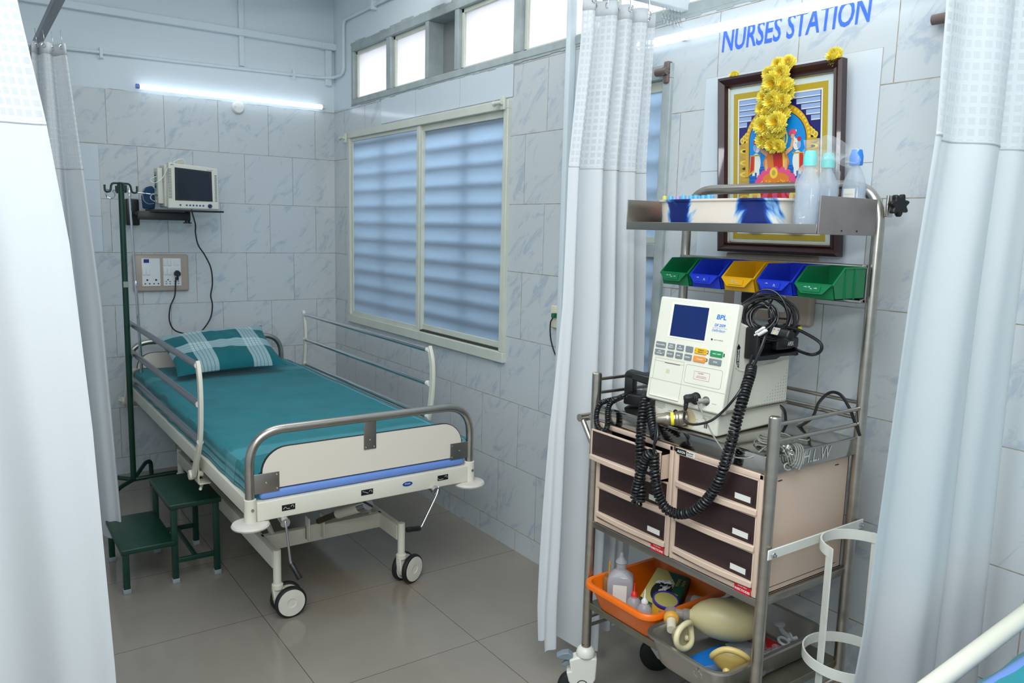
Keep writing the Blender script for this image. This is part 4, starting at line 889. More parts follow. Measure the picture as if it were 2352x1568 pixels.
for a_, b_, c_, d_ in ((-.136, -.118, .062, .0082), (.114, .127, .052, .0076)):
    v_ = MB()
    for i in range(20): v_.box(a_, b_, -.0212, -.0195, c_ + i * d_, c_ + .0032 + i * d_)
    mbx('vent_slots', v_, mat('vent_shadow', (92, 92, 84), .7))

for i in range(7): mbx('button', MB().lathe([(.005, 0), (.0045, .003), (0, .0035)], ((-.076, -.042, -.024, -.006, .012, .030, .048)[i], -.02, .026), (0, -1, 0), 12), mat('blue_button', (24, 60, 120), .4))
mbx('dial', MB().lathe([(.0115, 0), (.011, .009), (.009, .012), (0, .012)], (.084, -.02, .025), (0, -1, 0), 20), mat('navy_dial', (18, 46, 92), .35))
mbx('lettering', fit(fit(MB(), 'BPL', (-.112, -.0205, .244), (1, 0, 0), (0, 0, 1), .016, .006, bold=True), 'Excello', (.09, -.0205, .224), (1, 0, 0), (0, 0, 1), .03, .006, shear=.3), mat('navy_ink', (20, 40, 90), .5))
mbx('handle_label', MB().rbox(-.09, -.05, -.015, -.003, .252, .258, .002), mat('tan_label', (206, 190, 120), .5))
mbx('sensor_cable', MB().tube(cr([(-.10, 0, .258), (-.07, .01, .275), (-.04, .02, .278), (-.03, .03, .255)], 6), .0025, 6).tube(cr([(-.11, 0, .262), (-.13, -.005, .23), (-.16, -.0, .17), (-.20, .01, .14), (-.215, .03, .16), (-.18, .05, .178)], 6), .0022, 6), whitep)
t = thing('blood_pressure_cuff', 'dark blue blood pressure cuff tucked behind the left side of the monitor', 'cuff', (.905, 4.88, 1.572))
mb = MB(); mb.prism([(-.03, 0), (.03, .0), (.04, .10), (.02, .13), (-.01, .12), (-.035, .07)], (.905, 4.86, 1.573), (1, 0, 0), (0, 0, 1), (0, .04, 0)); mb.build('cuff_cloth', mat('cuff_blue', (34, 66, 106), .85), t, bevel=.008)
MB().tube(cr([(.89, 4.86, 1.69), (.872, 4.85, 1.67), (.875, 4.85, 1.62), (.90, 4.85, 1.60), (.93, 4.85, 1.605)], 6), .003, 6).build('hose', mat('grey_hose', (130, 140, 146), .5), t)

# ---- the neighbouring bed, cut off at the lower right ----
b2 = thing('hospital_bed', 'neighbouring bed with a white tube end rail, cut off at the lower right corner', 'bed', (1.6, -.3, 0))
MB().tube(fil([(1.18, .655, .02), (1.18, .655, .662), (2.03, .655, .741), (2.03, .655, .02)], .06, 8), .0185, 18).build('end_rail', cream, b2)
MB().rbox(1.2, 2.03, -1.5, .58, .50, .56, .004).build('bed_frame', cream, b2)
MB().rbox(1.21, 2.02, -1.45, .612, .56, .702, .03, seg=4).build('mattress', blue_mat, b2)
s2 = MB(); s2.grid(lambda u, v: (1.2 + .83 * u, -1.45 + 2.062 * v + .006 * noise.noise(Vector((u * 9, v * 3, 1))) - (.0 if v < .985 else 0), .707 + .004 * noise.noise(Vector((u * 6, v * 9, 4))) - .02 * max(0, (v - .98) / .02)), 40, 70, uvs=lambda u, v: (u * .83, v * 2.02))
s2.build('sheet', sheet_mat('teal_sheet_two', (12, 138, 148), (186, 226, 232), tdark, [(1, 1.90, 1.915, .8, 0), (1, 1.82, 1.88, .55, 0), (1, 1.845, 1.852, .6, 1), (0, .55, .62, .4, 0)]), b2, angle=80, solid=.002)
for x in (1.2, 2.0): MB().rbox(x, x + .03, -1.4, -1.37, 0, .5, .003).build('leg', cream, b2)

# =====================================================================
# THE EMERGENCY TROLLEY AND ITS LOAD
# =====================================================================
FX, RXX, YN, YL = 1.57, 1.938, 1.127, 1.768
tr = thing('medical_trolley', 'tall stainless steel emergency trolley on castors in front of the framed picture', 'trolley', (1.75, 1.45, 0))
for y in (YN, YL): MB().tube([(FX, y, .155), (FX, y, 1.088)], .0148, 22).lathe([(.0148, 0), (.012, .003), (0, .0035)], (FX, y, 1.088), n=22).build('front_post', steel, tr)
MB().tube(fil([(RXX, YN, .155), (RXX, YN, 1.652), (RXX, YL + .01, 1.652), (RXX, YL + .01, .155)], .105, 12), .0148, 22).build('rear_hoop', steel, tr)
mb = MB(); mb.rbox(FX - .006, RXX - .006, YN + .0, YL - .0, .944, .990, .003)
mb.build('top_tray', mirrorst, tr)
MB().tube([(FX + .012, YN + .0, .991), (RXX - .014, YN + .0, .991)], .0035, 8).tube([(FX - .004, YN + .016, .991), (FX - .004, YL - .016, .991)], .0035, 8).build('tray_rim', steel2, tr)
mb = MB()
for z in (1.070, 1.028):
    for y in (YN, YL): mb.tube([(FX, y, z), (RXX + .002, y, z)], .0052, 10)
    mb.tube([(RXX, YN, z + .013), (RXX, YL, z + .013)], .0052, 10)
mb.build('guard_rails', steel, tr)
mb = MB().tube([(FX - .01, 1.832, .937), (RXX, 1.832, .937)], .0125, 16).tube([(FX, 1.832, .937), (FX, YL, .852)], .0085, 12).tube([(RXX, 1.832, .937), (RXX, YL, .852)], .0085, 12).tube([(FX + .03, 1.832, .937), (FX + .0, YL, .937)], .008, 10)
mb.build('push_handle', steel, tr)
for z, nm in ((.603, 'cabinet_shelf'), (.333, 'bottom_shelf')):
    MB().rbox(FX - .004, RXX + .004, YN + .004, YL - .004, z, z + .021, .002).build(nm, sheetst if z > .5 else mat('worn_steel', (150, 146, 130), .35, .85, var=.12, vscale=12), tr)
for y in (YN, YL):
    for z in (.27, .30): MB().tube([(FX, y, z), (RXX, y, z)], .006, 8).build('lower_side_rail', steel, tr)
# top shelf
mb = MB().box(1.668, 1.908, 1.122, 1.772, 1.523, 1.5255).rbox(1.666, 1.669, 1.122, 1.772, 1.523, 1.546, .001).rbox(1.906, 1.909, 1.13, 1.765, 1.523, 1.56, .001).rbox(1.667, 1.908, 1.770, 1.773, 1.523, 1.612, .001)
mb.build('top_shelf', sheetst, tr)
s = MB().rbox(1.667, 1.908, 1.117, 1.121, 1.522, 1.613, .001).build('shelf_side_plate', dullsteel, tr)
MB().tube([(1.76, 1.1165, 1.532), (1.76, 1.1155, 1.532)], .0022, 8).tube([(1.825, 1.1165, 1.532), (1.825, 1.1155, 1.532)], .0022, 8).build('rivets', inkb, s)
s = MB().rbox(1.935, 1.962, 1.105, 1.112, 1.57, 1.625, .002).build('knob_bracket', steel, tr)
kc = Vector((1.95, 1.092, 1.600)); kd = Vector((-.3, -1, 0)).normalized(); ku = kd.orthogonal().normalized(); kw = kd.cross(ku)
MB().prism([((.0245 + .0045 * cos(7 * a)) * cos(a), (.0245 + .0045 * cos(7 * a)) * sin(a)) for a in [k * 2 * pi / 84 for k in range(84)]], kc + kd * .0, ku, kw, kd * .016).tube([kc - kd * .008, kc + kd * .004], .0125, 16).build('star_knob', blackp, tr, bevel=.003)
MB().tube([kc - kd * .03, kc], .004, 10).build('knob_screw', chrome, tr)
MB().box(1.913, 1.920, YN + .01, YL, 1.352, 1.442).rbox(1.902, 1.925, YN + .01, YL, 1.438, 1.448, .002).rbox(1.902, 1.925, YN + .01, YL, 1.348, 1.358, .002).build('bin_rail', steel2, tr)
# castors
def big_caster(x, y, logo, lab):
    a = Vector((-.62, -.78, 0)).normalized(); sd = Vector((-.78, .62, 0)).normalized(); c = Vector((x, y, .058)) + sd * .030
    cs = MB(); cs.lathe([(.030, .170), (.0305, .180), (.028, .192), (.020, .200), (.0155, .202), (.0, .202)], (x, y, 0), n=28)
    P2 = [(-.036, .170), (-.034, .10), (-.022, .075), (-.024, .045), (.0, .035), (.028, .052), (.052, .088), (.060, .12), (.045, .122), (.052, .16), (.022, .172)]
    cs.prism(P2, Vector((x, y, 0)) - a * .022, sd, (0, 0, 1), a * .044); o = cs.build('caster_housing', whitep if not logo else mat('ivory_plastic', (226, 226, 216), .35), tr, bevel=.004)
    MB().lathe([(.02, -.017), (.048, -.017), (.056, -.012), (.058, 0), (.056, .012), (.048, .017), (.02, .017)], c, a, 36).build('wheel', rubber, tr)
    bk = MB(); bk.prism([(0.045, .155), (.088, .158), (.094, .166), (.075, .178), (.055, .182), (.040, .172)], Vector((x, y, .0)) - a * .014, sd, (0, 0, 1), a * .028); bk.prism([(.04, .145), (.066, .128), (.078, .135), (.055, .156)], Vector((x, y, 0)) - a * .008, sd, (0, 0, 1), a * .016); bk.build('brake_pedal', greyp, tr, bevel=.003)
    MB().tube([(x - .017, y - .004, .213), (x + .02, y + .004, .215)], .0035, 8).build('bolt', mat('brass_bolt', (150, 120, 60), .4, .8), tr)
    if logo:
        u = -sd; o0 = Vector((x, y, .078)) + a * .0226 + sd * .008
        rg = MB(); n = 36
        rg.add([o0 + u * r * cos(2 * pi * i / n) + Vector((0, 0, 1)) * r * sin(2 * pi * i / n) for r in (.0185, .0155) for i in range(n)], [(i, (i + 1) % n, n + (i + 1) % n, n + i) for i in range(n)])
        rg.add([o0 + u * p + Vector((0, 0, q)) for p, q in ((-.0165, -.0055), (.0165, -.0055), (.0165, .0055), (-.0165, .0055))], [(0, 1, 2, 3)])
        l = rg.build('logo_ring', mat('logo_dark', (40, 52, 54), .5), o); fit(MB(), 'UZMA', o0 + a * .0004, u, (0, 0, 1), .026, .0075, bold=True).build('logo_lettering', inkw, l)
big_caster(FX, YL, True, ''); big_caster(FX, YN, False, ''); big_caster(RXX, YL, False, ''); big_caster(RXX, YN, False, '')
# white paint marks on the tray side
mk = MB()
fit(mk, 'H.L.W', [(1.753,1.126,0.9725)][0], (1, 0, 0), (0, 0, 1), .118, .036, shear=.15); mk.build('paint_marks', mat('chalk_white', (196, 194, 190), .8), tr); mk = MB(); mk.tube([Vector(p) + Vector((0, -.0005, 0)) for p in cr([(1.636,1.126,0.9678), (1.62,1.126,0.9657), (1.618,1.126,0.9573), (1.631,1.126,0.9497), (1.643,1.126,0.95)], 5)], .0016, 5)
mk.build('paint_marks', mat('chalk_white', (196, 194, 190), .8), tr)

# cylinder holder
ch = thing('cylinder_holder', 'empty white flat-bar cylinder holder bolted to the right side of the trolley', 'cylinder holder', (1.785, 1.02, .2))
wh = mat('white_flat_bar', (222, 224, 216), .4, var=.04, vscale=30)
for z in (.755, .235): MB().strap([(1.55, 1.105, z), (1.955, 1.105, z)], .026, .004, (0, 0, 1)).build('mounting_bar', wh, ch, bevel=.002)
for x, z in ((1.565, .755), (1.94, .755), (1.94, .235), (1.565, .235)): MB().tube([(x, 1.108, z), (x, 1.092, z)], .0035, 8).tube([(x, 1.102, z), (x, 1.097, z)], .007, 6).build('bolt', chrome, ch)
cx_, cy_ = 1.785, 1.006; r_ = .094
def arc(r, a0, a1, z, n=28, c=(cx_, cy_)): return [(c[0] + r * cos(radians(a0 + (a1 - a0) * i / n)), c[1] + r * sin(radians(a0 + (a1 - a0) * i / n)), z) for i in range(n + 1)]
MB().strap(arc(r_, 162, 8, .757), .026, .004, (0, 0, 1)).build('upper_ring', wh, ch)
MB().strap(arc(.104, 0, 360, .462, 40, (1.785, 1.02)), .026, .004, (0, 0, 1)).build('lower_ring', wh, ch)
for a in (162, 8):
    x, y = cx_ + r_ * cos(radians(a)), cy_ + r_ * sin(radians(a)); MB().strap([(x, y, .770), (x, y, .20)], .027, .004, (-sin(radians(a - 12)), cos(radians(a - 12)), 0)).build('upright_strap', wh, ch)
MB().strap(arc(.096, 0, 360, .21, 40, (cx_, cy_)), .026, .004, (0, 0, 1)).strap([(cx_ - .09, cy_, .2), (cx_ + .09, cy_, .2)], .026, .004, (0, 1, 0)).build('base_ring', wh, ch)

# storage bins
bcol = [('green', (8, 112, 66)), ('blue', (24, 52, 190)), ('yellow', (216, 162, 8)), ('blue', (24, 52, 190)), ('green', (8, 112, 66))]
blab = ['dark green storage bin at the far end of the bin rail, nearest the middle curtain', 'blue storage bin between the far green one and the yellow one', 'yellow storage bin in the middle of the row on the trolley', 'blue storage bin between the yellow one and the near green one', 'green storage bin at the near end of the row next to the steel hoop']
def make_bin(name):
    b = thing('storage_bin', '', 'storage bin', (0, 0, 0), group='storage bins on the trolley rail'); m = mat('bin_' + name, dict(bcol)[name], .38, var=.04)
    W_, X0, X1 = .0525, 1.757, 1.898; zb, zt, zl = 1.362, 1.440, 1.398; mb = MB()
    pr = [(X0 + .012, zb), (X0, zl), (X0 + .045, zt), (X1, zt), (X1, zb)]
    t_ = .0022
    for s_ in (-1, 1): mb.prism([(x, z) for x, z in pr], (0, s_ * (W_ - t_), 0), (1, 0, 0), (0, 0, 1), (0, s_ * t_, 0))
    mb.box(X0 + .012, X1, -W_, W_, zb, zb + t_); mb.box(X1 - t_, X1, -W_, W_, zb, zt)
    mb.prism([(X0 + .012, zb), (X0, zl), (X0 + t_, zl), (X0 + .012 + t_, zb)], (0, -W_, 0), (1, 0, 0), (0, 0, 1), (0, 2 * W_, 0))
    for s_ in (-1, 1): mb.tube([(X0 - .001, s_ * W_, zl), (X0 + .045, s_ * W_, zt), (X1, s_ * W_, zt)], .0026, 6); mb.rbox(X0 + .05, X0 + .053, s_ * (W_ - .001), s_ * (W_ + .002), zb, zt, .0005); mb.rbox(X0 + .09, X0 + .093, s_ * (W_ - .001), s_ * (W_ + .002), zb, zt, .0005)
    mb.tube([(X1, -W_, zt), (X1, W_, zt)], .0026, 6); mb.build('bin_body', m, b, bevel=.001)
    l = MB(); l.tube([(X0 - .002, -W_, zl), (X0 - .002, W_, zl)], .003, 6); l.prism([(-W_, 0), (W_, 0), (W_ - .022, -.023), (-W_ + .022, -.023)], (X0 - .004, 0, zl), (0, 1, 0), (.12, 0, 1), (-.003, 0, 0)); l.prism([(-.026, -.003), (.026, -.003), (.024, -.018), (-.024, -.018)], (X0 - .008, 0, zl), (0, 1, 0), (.12, 0, 1), (-.0015, 0, 0)); l.build('label_lip', m, b)
    r_ = MB(); rnd = random.Random(len(name))
    for i in range(5): y = rnd.uniform(-.018, .014); z = rnd.uniform(-.014, -.006); r_.prism([(y, z), (y + rnd.uniform(.003, .012), z + .001), (y + .002, z + .003)], (X0 - .0103, 0, zl), (0, 1, 0), (.12, 0, 1), (-.0003, 0, 0))
    r_.build('label_residue', mat('label_residue', (170, 190, 200), .8), b); return b
protos = {}
for i, (nm, c) in enumerate(bcol):
    y = 1.652 - .1185 * i
    if nm not in protos: o = protos[nm] = make_bin(nm)
    else:
        src = protos[nm]; o = src.copy(); COL.objects.link(o)
        for k in list(src.children): q = k.copy(); COL.objects.link(q); q.parent = o
    o['label'] = blab[i]; o.location = (0, y, 0)

# drawer units
def drawer_unit(y0, y1, label, pulled, side):
    d = thing('drawer_unit', label, 'drawer cabinet', (1.75, (y0 + y1) / 2, .625))
    X0, X1, z0, z1 = 1.578, 1.925, .6255, .943
    mb = MB().rbox(X0, X1, y0, y0 + .004, z0, z1, .001).rbox(X0, X1, y1 - .004, y1, z0, z1, .001).box(X0, X1, y0, y1, z0, z0 + .004).box(X0, X1, y0, y1, z1 - .004, z1).box(X1 - .004, X1, y0, y1, z0, z1)
    mb.rbox(X0 - .014, X0 + .004, y0, y0 + .014, z0, z1, .003).rbox(X0 - .014, X0 + .004, y1 - .012, y1, z0, z1, .003).rbox(X0 - .014, X0 + .004, y0, y1, z1 - .016, z1, .003).rbox(X0 - .012, X0 + .004, y0, y1, z0, z0 + .014, .003)
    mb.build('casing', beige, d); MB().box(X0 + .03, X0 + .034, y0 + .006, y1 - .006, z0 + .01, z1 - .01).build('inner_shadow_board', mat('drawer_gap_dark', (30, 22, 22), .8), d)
    for i in range(3):
        zt = .926 - .0935 * i; dx = -.036 if i in pulled else 0; a, b = y0 + .014, y1 - .012
        f = MB().rbox(X0 - .010 + dx, X0 - .006 + dx, a, b, zt - .078, zt, .001).build('drawer', brown, d)
        k = MB().rbox(X0 - .013 + dx, X0 - .006 + dx, a, b, zt - .003, zt + .002, .001).rbox(X0 - .013 + dx, X0 - .006 + dx, a, a + .004, zt - .09, zt, .001).rbox(X0 - .013 + dx, X0 - .006 + dx, b - .004, b, zt - .09, zt, .001)
        n = 12
        pts = [(a + (b - a) * j / n, -.0045 * sin(pi * j / n)) for j in range(n + 1)]
        k.prism([(y, X0 - .018 + dx + o_ - .004 * sin(pi * j / n)) for j, (y, o_) in enumerate(pts)] + [(b, X0 - .004 + dx), (a, X0 - .004 + dx)], (0, 0, zt - .091), (0, 1, 0), (1, 0, 0), (0, 0, .0155))
        k.build('handle', beige, f, bevel=.002)
        if dx: MB().box(X0 - .008 + dx, X0 + .1, a + .004, a + .007, zt - .085, zt - .012).box(X0 - .008 + dx, X0 + .1, b - .007, b - .004, zt - .085, zt - .012).box(X0 - .008 + dx, X0 + .1, a + .004, b - .004, zt - .085, zt - .08).build('drawer_box', beige, f)
        ly = a + .020; xx = X0 - .0105 + dx
        MB().rbox(xx - .0012, xx + .0005, ly - .004, ly + .058, zt - .070, zt - .046, .0005).build('label_holder', brown, f)
        MB().box(xx - .0018, xx - .001, ly + .002, ly + .050, zt - .0655, zt - .0505).build('label_card', labelw, f)
    ry = y0 + .006
    s = MB().box(X0 - .0155, X0 - .0142, ry + .008, ry + .058, z0 - .001, z0 + .021).build('warning_sticker', red_lbl, d)
    fit(fit(MB(), 'INSECTICIDES', (X0 - .0158, ry + .033, z0 + .007), (0, -1, 0), (0, 0, 1), .046, .006, bold=True), 'DO NOT SPRAY', (X0 - .0158, ry + .033, z0 + .0165), (0, -1, 0), (0, 0, 1), .028, .0035).build('sticker_lettering', inkw, s)
    return d, X0
d1, X0 = drawer_unit(1.438, 1.750, 'beige drawer unit with its top brown drawer pulled open, left half of the trolley', (0,), 0)
d2, X0 = drawer_unit(1.142, 1.434, 'beige drawer unit with three closed brown drawers under the grey cable coil', (), 1)
yy = 1.425
s = MB().box(X0 - .0155, X0 - .0142, yy - .0, yy - .035, .927, .941).build('maker_label', blackp, d2); fit(MB(), 'ALKON', (X0 - .0158, yy - .0165, .934), (0, -1, 0), (0, 0, 1), .028, .007, bold=True).build('label_lettering', inkw, s)
s = MB().box(X0 - .0155, X0 - .0142, yy - .035, yy - .064, .927, .941).build('system_label', labelw, d2); fit(fit(MB(), 'Modular', (X0 - .0158, yy - .049, .9375), (0, -1, 0), (0, 0, 1), .023, .005, bold=True), 'System', (X0 - .0158, yy - .049, .931), (0, -1, 0), (0, 0, 1), .020, .005, bold=True).build('label_lettering', inkb, s)
s = MB().box(X0 - .0155, X0 - .0142, 1.700, 1.722, .929, .941).build('maker_label', labelw, d1)
MB().tube(cr([(1.602, 1.1412, .725), (1.594, 1.1412, .733), (1.588, 1.1412, .722), (1.602, 1.1412, .707), (1.600, 1.1412, .694), (1.592, 1.1412, .694)], 6), .0016, 5).build('paint_mark', mat('chalk_white'), d2)
MB().box(1.62, 1.636, 1.1405, 1.1425, .918, .920).box(1.86, 1.876, 1.1405, 1.1425, .921, .923).box(1.60, 1.90, 1.1412, 1.1425, .642, .643).build('slots', inkb, d2)

# ---- defibrillator ----
df = thing('defibrillator', 'cream defibrillator with a navy screen standing on the trolley top', 'defibrillator', (1.58, 1.42, .992), radians(3.5))
def db(name, mb, m, p=df, **k): return mb.build(name, m, p, w=False, **k)
U_ = Vector((.045, 0, .284)).normalized(); B_ = Vector((-.015, 0, .066)); R_ = Vector((0, -1, 0)); N_ = R_.cross(U_) * 1.0
if N_.x > 0: N_ = -N_
def FP(s, t, d=0): return B_ + R_ * s + U_ * t + N_ * d
mb = MB(); mb.prism([(0, .002), (.30, .002), (.30, .19), (.29, .225), (.05, .305), (.03, .09), (0, .066)], (0, .108, 0), (1, 0, 0), (0, 0, 1), (0, -.216, 0)); mb.prism([(.012, .068), (.299, .062), (.299, .19), (.289, .224), (.052, .304)], (0, .118, 0), (1, 0, 0), (0, 0, 1), (0, -.236, 0)); db('casing', mb, defw, bevel=.006)
mb = MB(); mb.prism([(.302, 0), (.302, .004), (.0, .004), (.0, 0)], (0, .1085, .052), (1, 0, 0), (0, 0, 1), (0, -.217, 0)); db('casing_seam', MB().box(.0, .3005, -.1183, .1183, .0595, .0612), mat('seam_grey', (150, 148, 134), .6))
fs = MB(); po = rrect(.257, .287, .006, 3, .0, .1435); fs.prism([(a, b) for a, b in po], B_, R_, U_, -N_ * .024); slab = db('front_panel', fs, defw, bevel=.004)
db('panel_seam', MB().prism([(a * 1.003, (b - .1435) * 1.002 + .1435) for a, b in po], B_ - N_ * .017, R_, U_, -N_ * .0015), mat('seam_grey'))
def plate(s0, s1, t0, t1, d0, d1, r=.002):
    mb = MB(); mb.prism(rrect(s1 - s0, t1 - t0, min(r, (s1 - s0) * .45, (t1 - t0) * .45), 4, (s0 + s1) / 2, (t0 + t1) / 2), B_ + N_ * d0, R_, U_, N_ * (d1 - d0)); return mb
# screen with recessed white surround
mb = MB(); o_ = [(-.084, .1775), (.046, .1775), (.046, .274), (-.084, .274)]; i_ = [(-.0765, .182), (.040, .182), (.040, .269), (-.0765, .269)]
for k in range(4): mb.add([FP(*o_[k], .0006), FP(*o_[(k + 1) % 4], .0006), FP(*i_[(k + 1) % 4], .0002), FP(*i_[k], .0002)], [(0, 1, 2, 3)])
db('screen_surround', mb, mat('surround_white', (236, 234, 220), .4), slab)
db('screen', plate(-.0765, .040, .182, .269, .0, .0006, .001), screenb, slab)
def ftxt(body, s, t, w, h, m, d=.0005, bold=True, shear=0, p=None): return db('lettering', fit(MB(), body, FP(s, t, d), R_, U_, w, h, bold=bold, shear=shear), m, p or slab)
ftxt('BPL', .0838, .2489, .030, .0125, inkblue, shear=.15); ftxt('DF 2509', .0823, .2275, .033, .0075, inkblue, shear=.2); ftxt('Defibrillator', .0808, .2138, .041, .0070, inkblue, shear=.25, bold=False); db('rule_line', plate(.060, .105, .2202, .2206, 0, .0005, .0001), inkblue, slab)
db('charge_led', MB().prism(circ(.0025, 12, .0635, .189), B_, R_, U_, N_ * .0012), mat('led_green', (20, 60, 40), .4), slab); ftxt('BATT CHARGE', .0845, .1888, .027, .0028, inkb, bold=False)
for x, d_ in ((.0577, '2'), ): ftxt('2', .0575, .1537, .006, .0095, inkb)
ftxt('1', .1085, .1525, .0035, .009, inkb); ftxt('3', .0572, .1327, .006, .009, inkb)
B1 = [(-.1009, .1538, .034, btng, '\u25BC ECG SIZE \u25B2', inkw), (-.0637, .1538, .0235, btng, 'LEAD\nSELECT', inkw), (-.0332, .1538, .0235, btng, 'HR\nALARM', inkw), (-.0023, .1538, .0235, btng, '', inkw), (.0353, .1535, .0385, btny, 'ENERGY\nSELECT', inkb), (.0857, .1532, .0385, btngr, 'ON / OFF', inkw),
      (-.1012, .1325, .034, btng, 'QRS\nVOLUME', inkw), (-.0640, .1325, .0235, btng, 'RECORD', inkw), (-.0335, .1322, .0235, btng, 'MARK', inkw), (-.0028, .1320, .0235, btng, 'REVIEW', inkw), (.0348, .1320, .0385, btno, 'CHARGE', inkw), (.0853, .1320, .0385, btng, 'SYNC', inkw)]
for s_, t_, w_, m_, tx, im in B1:
    b_ = db('button', plate(s_ - w_ / 2, s_ + w_ / 2, t_ - .0078, t_ + .0078, 0, .003, .002), m_, slab, bevel=.0007); ls = tx.replace('\u25BC ', '').replace(' \u25B2', '').split('\n')
    mb = MB()
    for i, l in enumerate(ls):
        if l: fit(mb, l, FP(s_ + (.002 if w_ > .036 else 0), t_ + (0 if len(ls) == 1 else (.0027, -.0027)[i]), .0034), R_, U_, min(w_ * .72, .0032 * len(l)), .0032, bold=True)
    if w_ in (.034,) or 'ENERGY' in tx:
        for q, f in ((-1, 1), (1, -1)): mb.add([FP(s_ + q * w_ * .42 + a, t_ + b * f, .0034) for a, b in ((-.0014, .001), (.0014, .001), (0, -.0014))], [(0, 1, 2)])
    if mb.v: db('button_lettering', mb, im, b_)
# printer door, recessed paddle panel
seam_m = mat('seam_grey')
def frame_lines(parts, m=seam_m, nm='door_seam'):
    mb = MB()
    for s0, t0, s1, t1 in parts:
        p, q = FP(s0, t0, .0002), FP(s1, t1, .0002); mb.tube([p, q], .0004, 4)
    return db(nm, mb, m, slab)
frame_lines([(-.1285, .0578, .1285, .0560), (-.0125, .0575, -.0125, .1165), (-.1135, .0578, -.1135, .1165), (-.1135, .1165, -.0125, .1165), (-.1135, .1085, -.0125, .1085), (-.0125, .0565, -.0125, .009), (-.118, .0565, -.118, .010)])
db('printer_slot', plate(-.079, -.0255, .1060, .1072, 0, .0008, .0004), inkb, slab); db('door_notch', plate(-.070, -.058, .079, .090, .0, .0004, .0005), mat('notch_shade', (206, 200, 170), .6), slab)
db('door_ridge', MB().tube([FP(-.115, .0115, .001), FP(-.012, .0115, .001)], .0022, 8), defw, slab)
pp = rrect(.118, .049, .006, 4, .054, .089); mb = MB(); mb.tube([FP(a, b, .0002) for a, b in pp], .00045, 4, closed=True); db('panel_outline', mb, seam_m, slab)
mb = MB(); mb.tube([FP(a, b, .0003) for a, b in rrect(.050, .021, .0015, 3, .0495, .0889)], .0003, 4, closed=True); fit(mb, 'CAUTION', FP(.046, .0950, .0005), R_, U_, .017, .003, bold=True); fit(mb, 'HIGH VOLTAGE PRESENT', FP(.050, .0878, .0005), R_, U_, .030, .0022); fit(mb, 'KEEP CLEAR WHEN IN USE', FP(.049, .0842, .0005), R_, U_, .033, .0022); db('caution_label', mb, inkred, slab)
ftxt('ECG OUT', .102, .0245, .014, .002, inkb, bold=False)
# connectors
def con(s, t): return FP(s, t)
c = con(.0428, .0285); d_ = Vector((-.85, .32, -.28)).normalized()
mb = MB(); mb.lathe([(.0165, -.002), (.0165, .001), (.013, .001)], c, N_, 24); db('socket', mb, inkb, slab)
mb = MB(); mb.lathe([(.0135, 0), (.0135, .012), (.0105, .013), (.0105, .02)], c, N_, 24); e = c + N_ * .02; mb.lathe([(.009, -.004), (.0125, 0), (.0125, .014), (.009, .019), (0, .019)], e, Vector((-.75, .6, -.15)), 6); db('lead_plug', mb, rubber, slab, bevel=.001)
f0 = e + Vector((-.75, .6, -.15)).normalized() * .012; mb = MB(); mb.lathe([(.0062, 0), (.007, .004), (.0058, .006), (.0066, .010), (.0054, .012), (.006, .016), (.0045, .024), (.003, .026)], f0 + Vector((0, 0, -.006)), Vector((-.05, .05, -1)), 14); db('cable_boot', mb, rubber, slab)
c = con(.0759, .0277); mb = MB(); mb.lathe([(.0125, 0), (.0125, .0012), (.0095, .0012), (.0095, -.001)], c, N_, 20); db('output_socket', mb, chrome, slab)
mb = MB(); mb.tube([c, c + N_ * .016, c + N_ * .022 + Vector((0, .008, -.002))], .0065, 12); mb.lathe([(.005, 0), (.0035, .01), (.0025, .02), (0, .021)], c + N_ * .02 + Vector((0, .009, -.003)), (0, -.25, -1), 10); db('output_plug', mb, mat('grey_plug', (138, 138, 130), .5), slab)
# big nickel connector on the lower front
o2 = Vector((.0, -.0105, .0323)); cd_ = Vector((-.66, .74, -.10)).normalized()
mb = MB(); mb.lathe([(.0275, 0), (.0275, .0012), (0, .0012)], o2, (-1, 0, 0), 30); db('socket_ring', mb, mat('aged_ring', (206, 192, 150), .5))
nk = MB(); nk.lathe([(.0205, .0), (.0215, .004), (.0215, .022), (.0200, .0235), (.0205, .026), (.0205, .030), (.0175, .032), (.0175, .046), (.0185, .048), (.0185, .056), (.016, .062), (.0155, .078), (.012, .084), (.010, .084), (.010, .080), (0, .080)], o2, cd_, 30); nkp = db('metal_connector', nk, gunm)
db('yellow_tape', MB().lathe([(.0178, .036), (.0178, .044)], o2, cd_, 30), yel, nkp)
db('discharge_button', MB().lathe([(.009, 0), (.009, .001), (.0085, .0015), (0, .0015)], (-.0002, .0297, .0398), (-1, 0, 0), 16), inkb); db('red_cap', MB().lathe([(.005, 0), (.004, .003), (0, .003)], (-.001, .0297, .038), (-1, 0, 0), 14), inkred)
mb = MB()
for i, l in enumerate(('TO AVOID SHOCK TO PATIENT', 'DO NOT TOUCH ELECTRODES OR', 'THE BODY DURING DISCHARGE', 'READ THE INSTRUCTIONS')): fit(mb, l, (-.0006, .0846, .0555 - i * .0042), R_, (0, 0, 1), .033 if i < 3 else .02, .0022)
for i, l in enumerate(('EXTERNAL CONNECTOR', 'CONNECT ONLY PADDLES', 'DISCONNECT AFTER USE')): fit(mb, l, (-.0006, -.0755, .051 - i * .004), R_, (0, 0, 1), .03, .0022)
fit(mb, 'INTERNAL', (-.0006, .050, .0405), R_, (0, 0, 1), .012, .002); fit(mb, 'DEFIB OUT', (-.0006, -.040, .035), R_, (0, 0, 1), .012, .002)
for k, (a, b) in enumerate(((0, .002), (.0035, .0045), (.006, .0085), (.0095, .010))): mb.box(-.0006, 0, -.0665 - b, -.0665 - a, .018, .034)
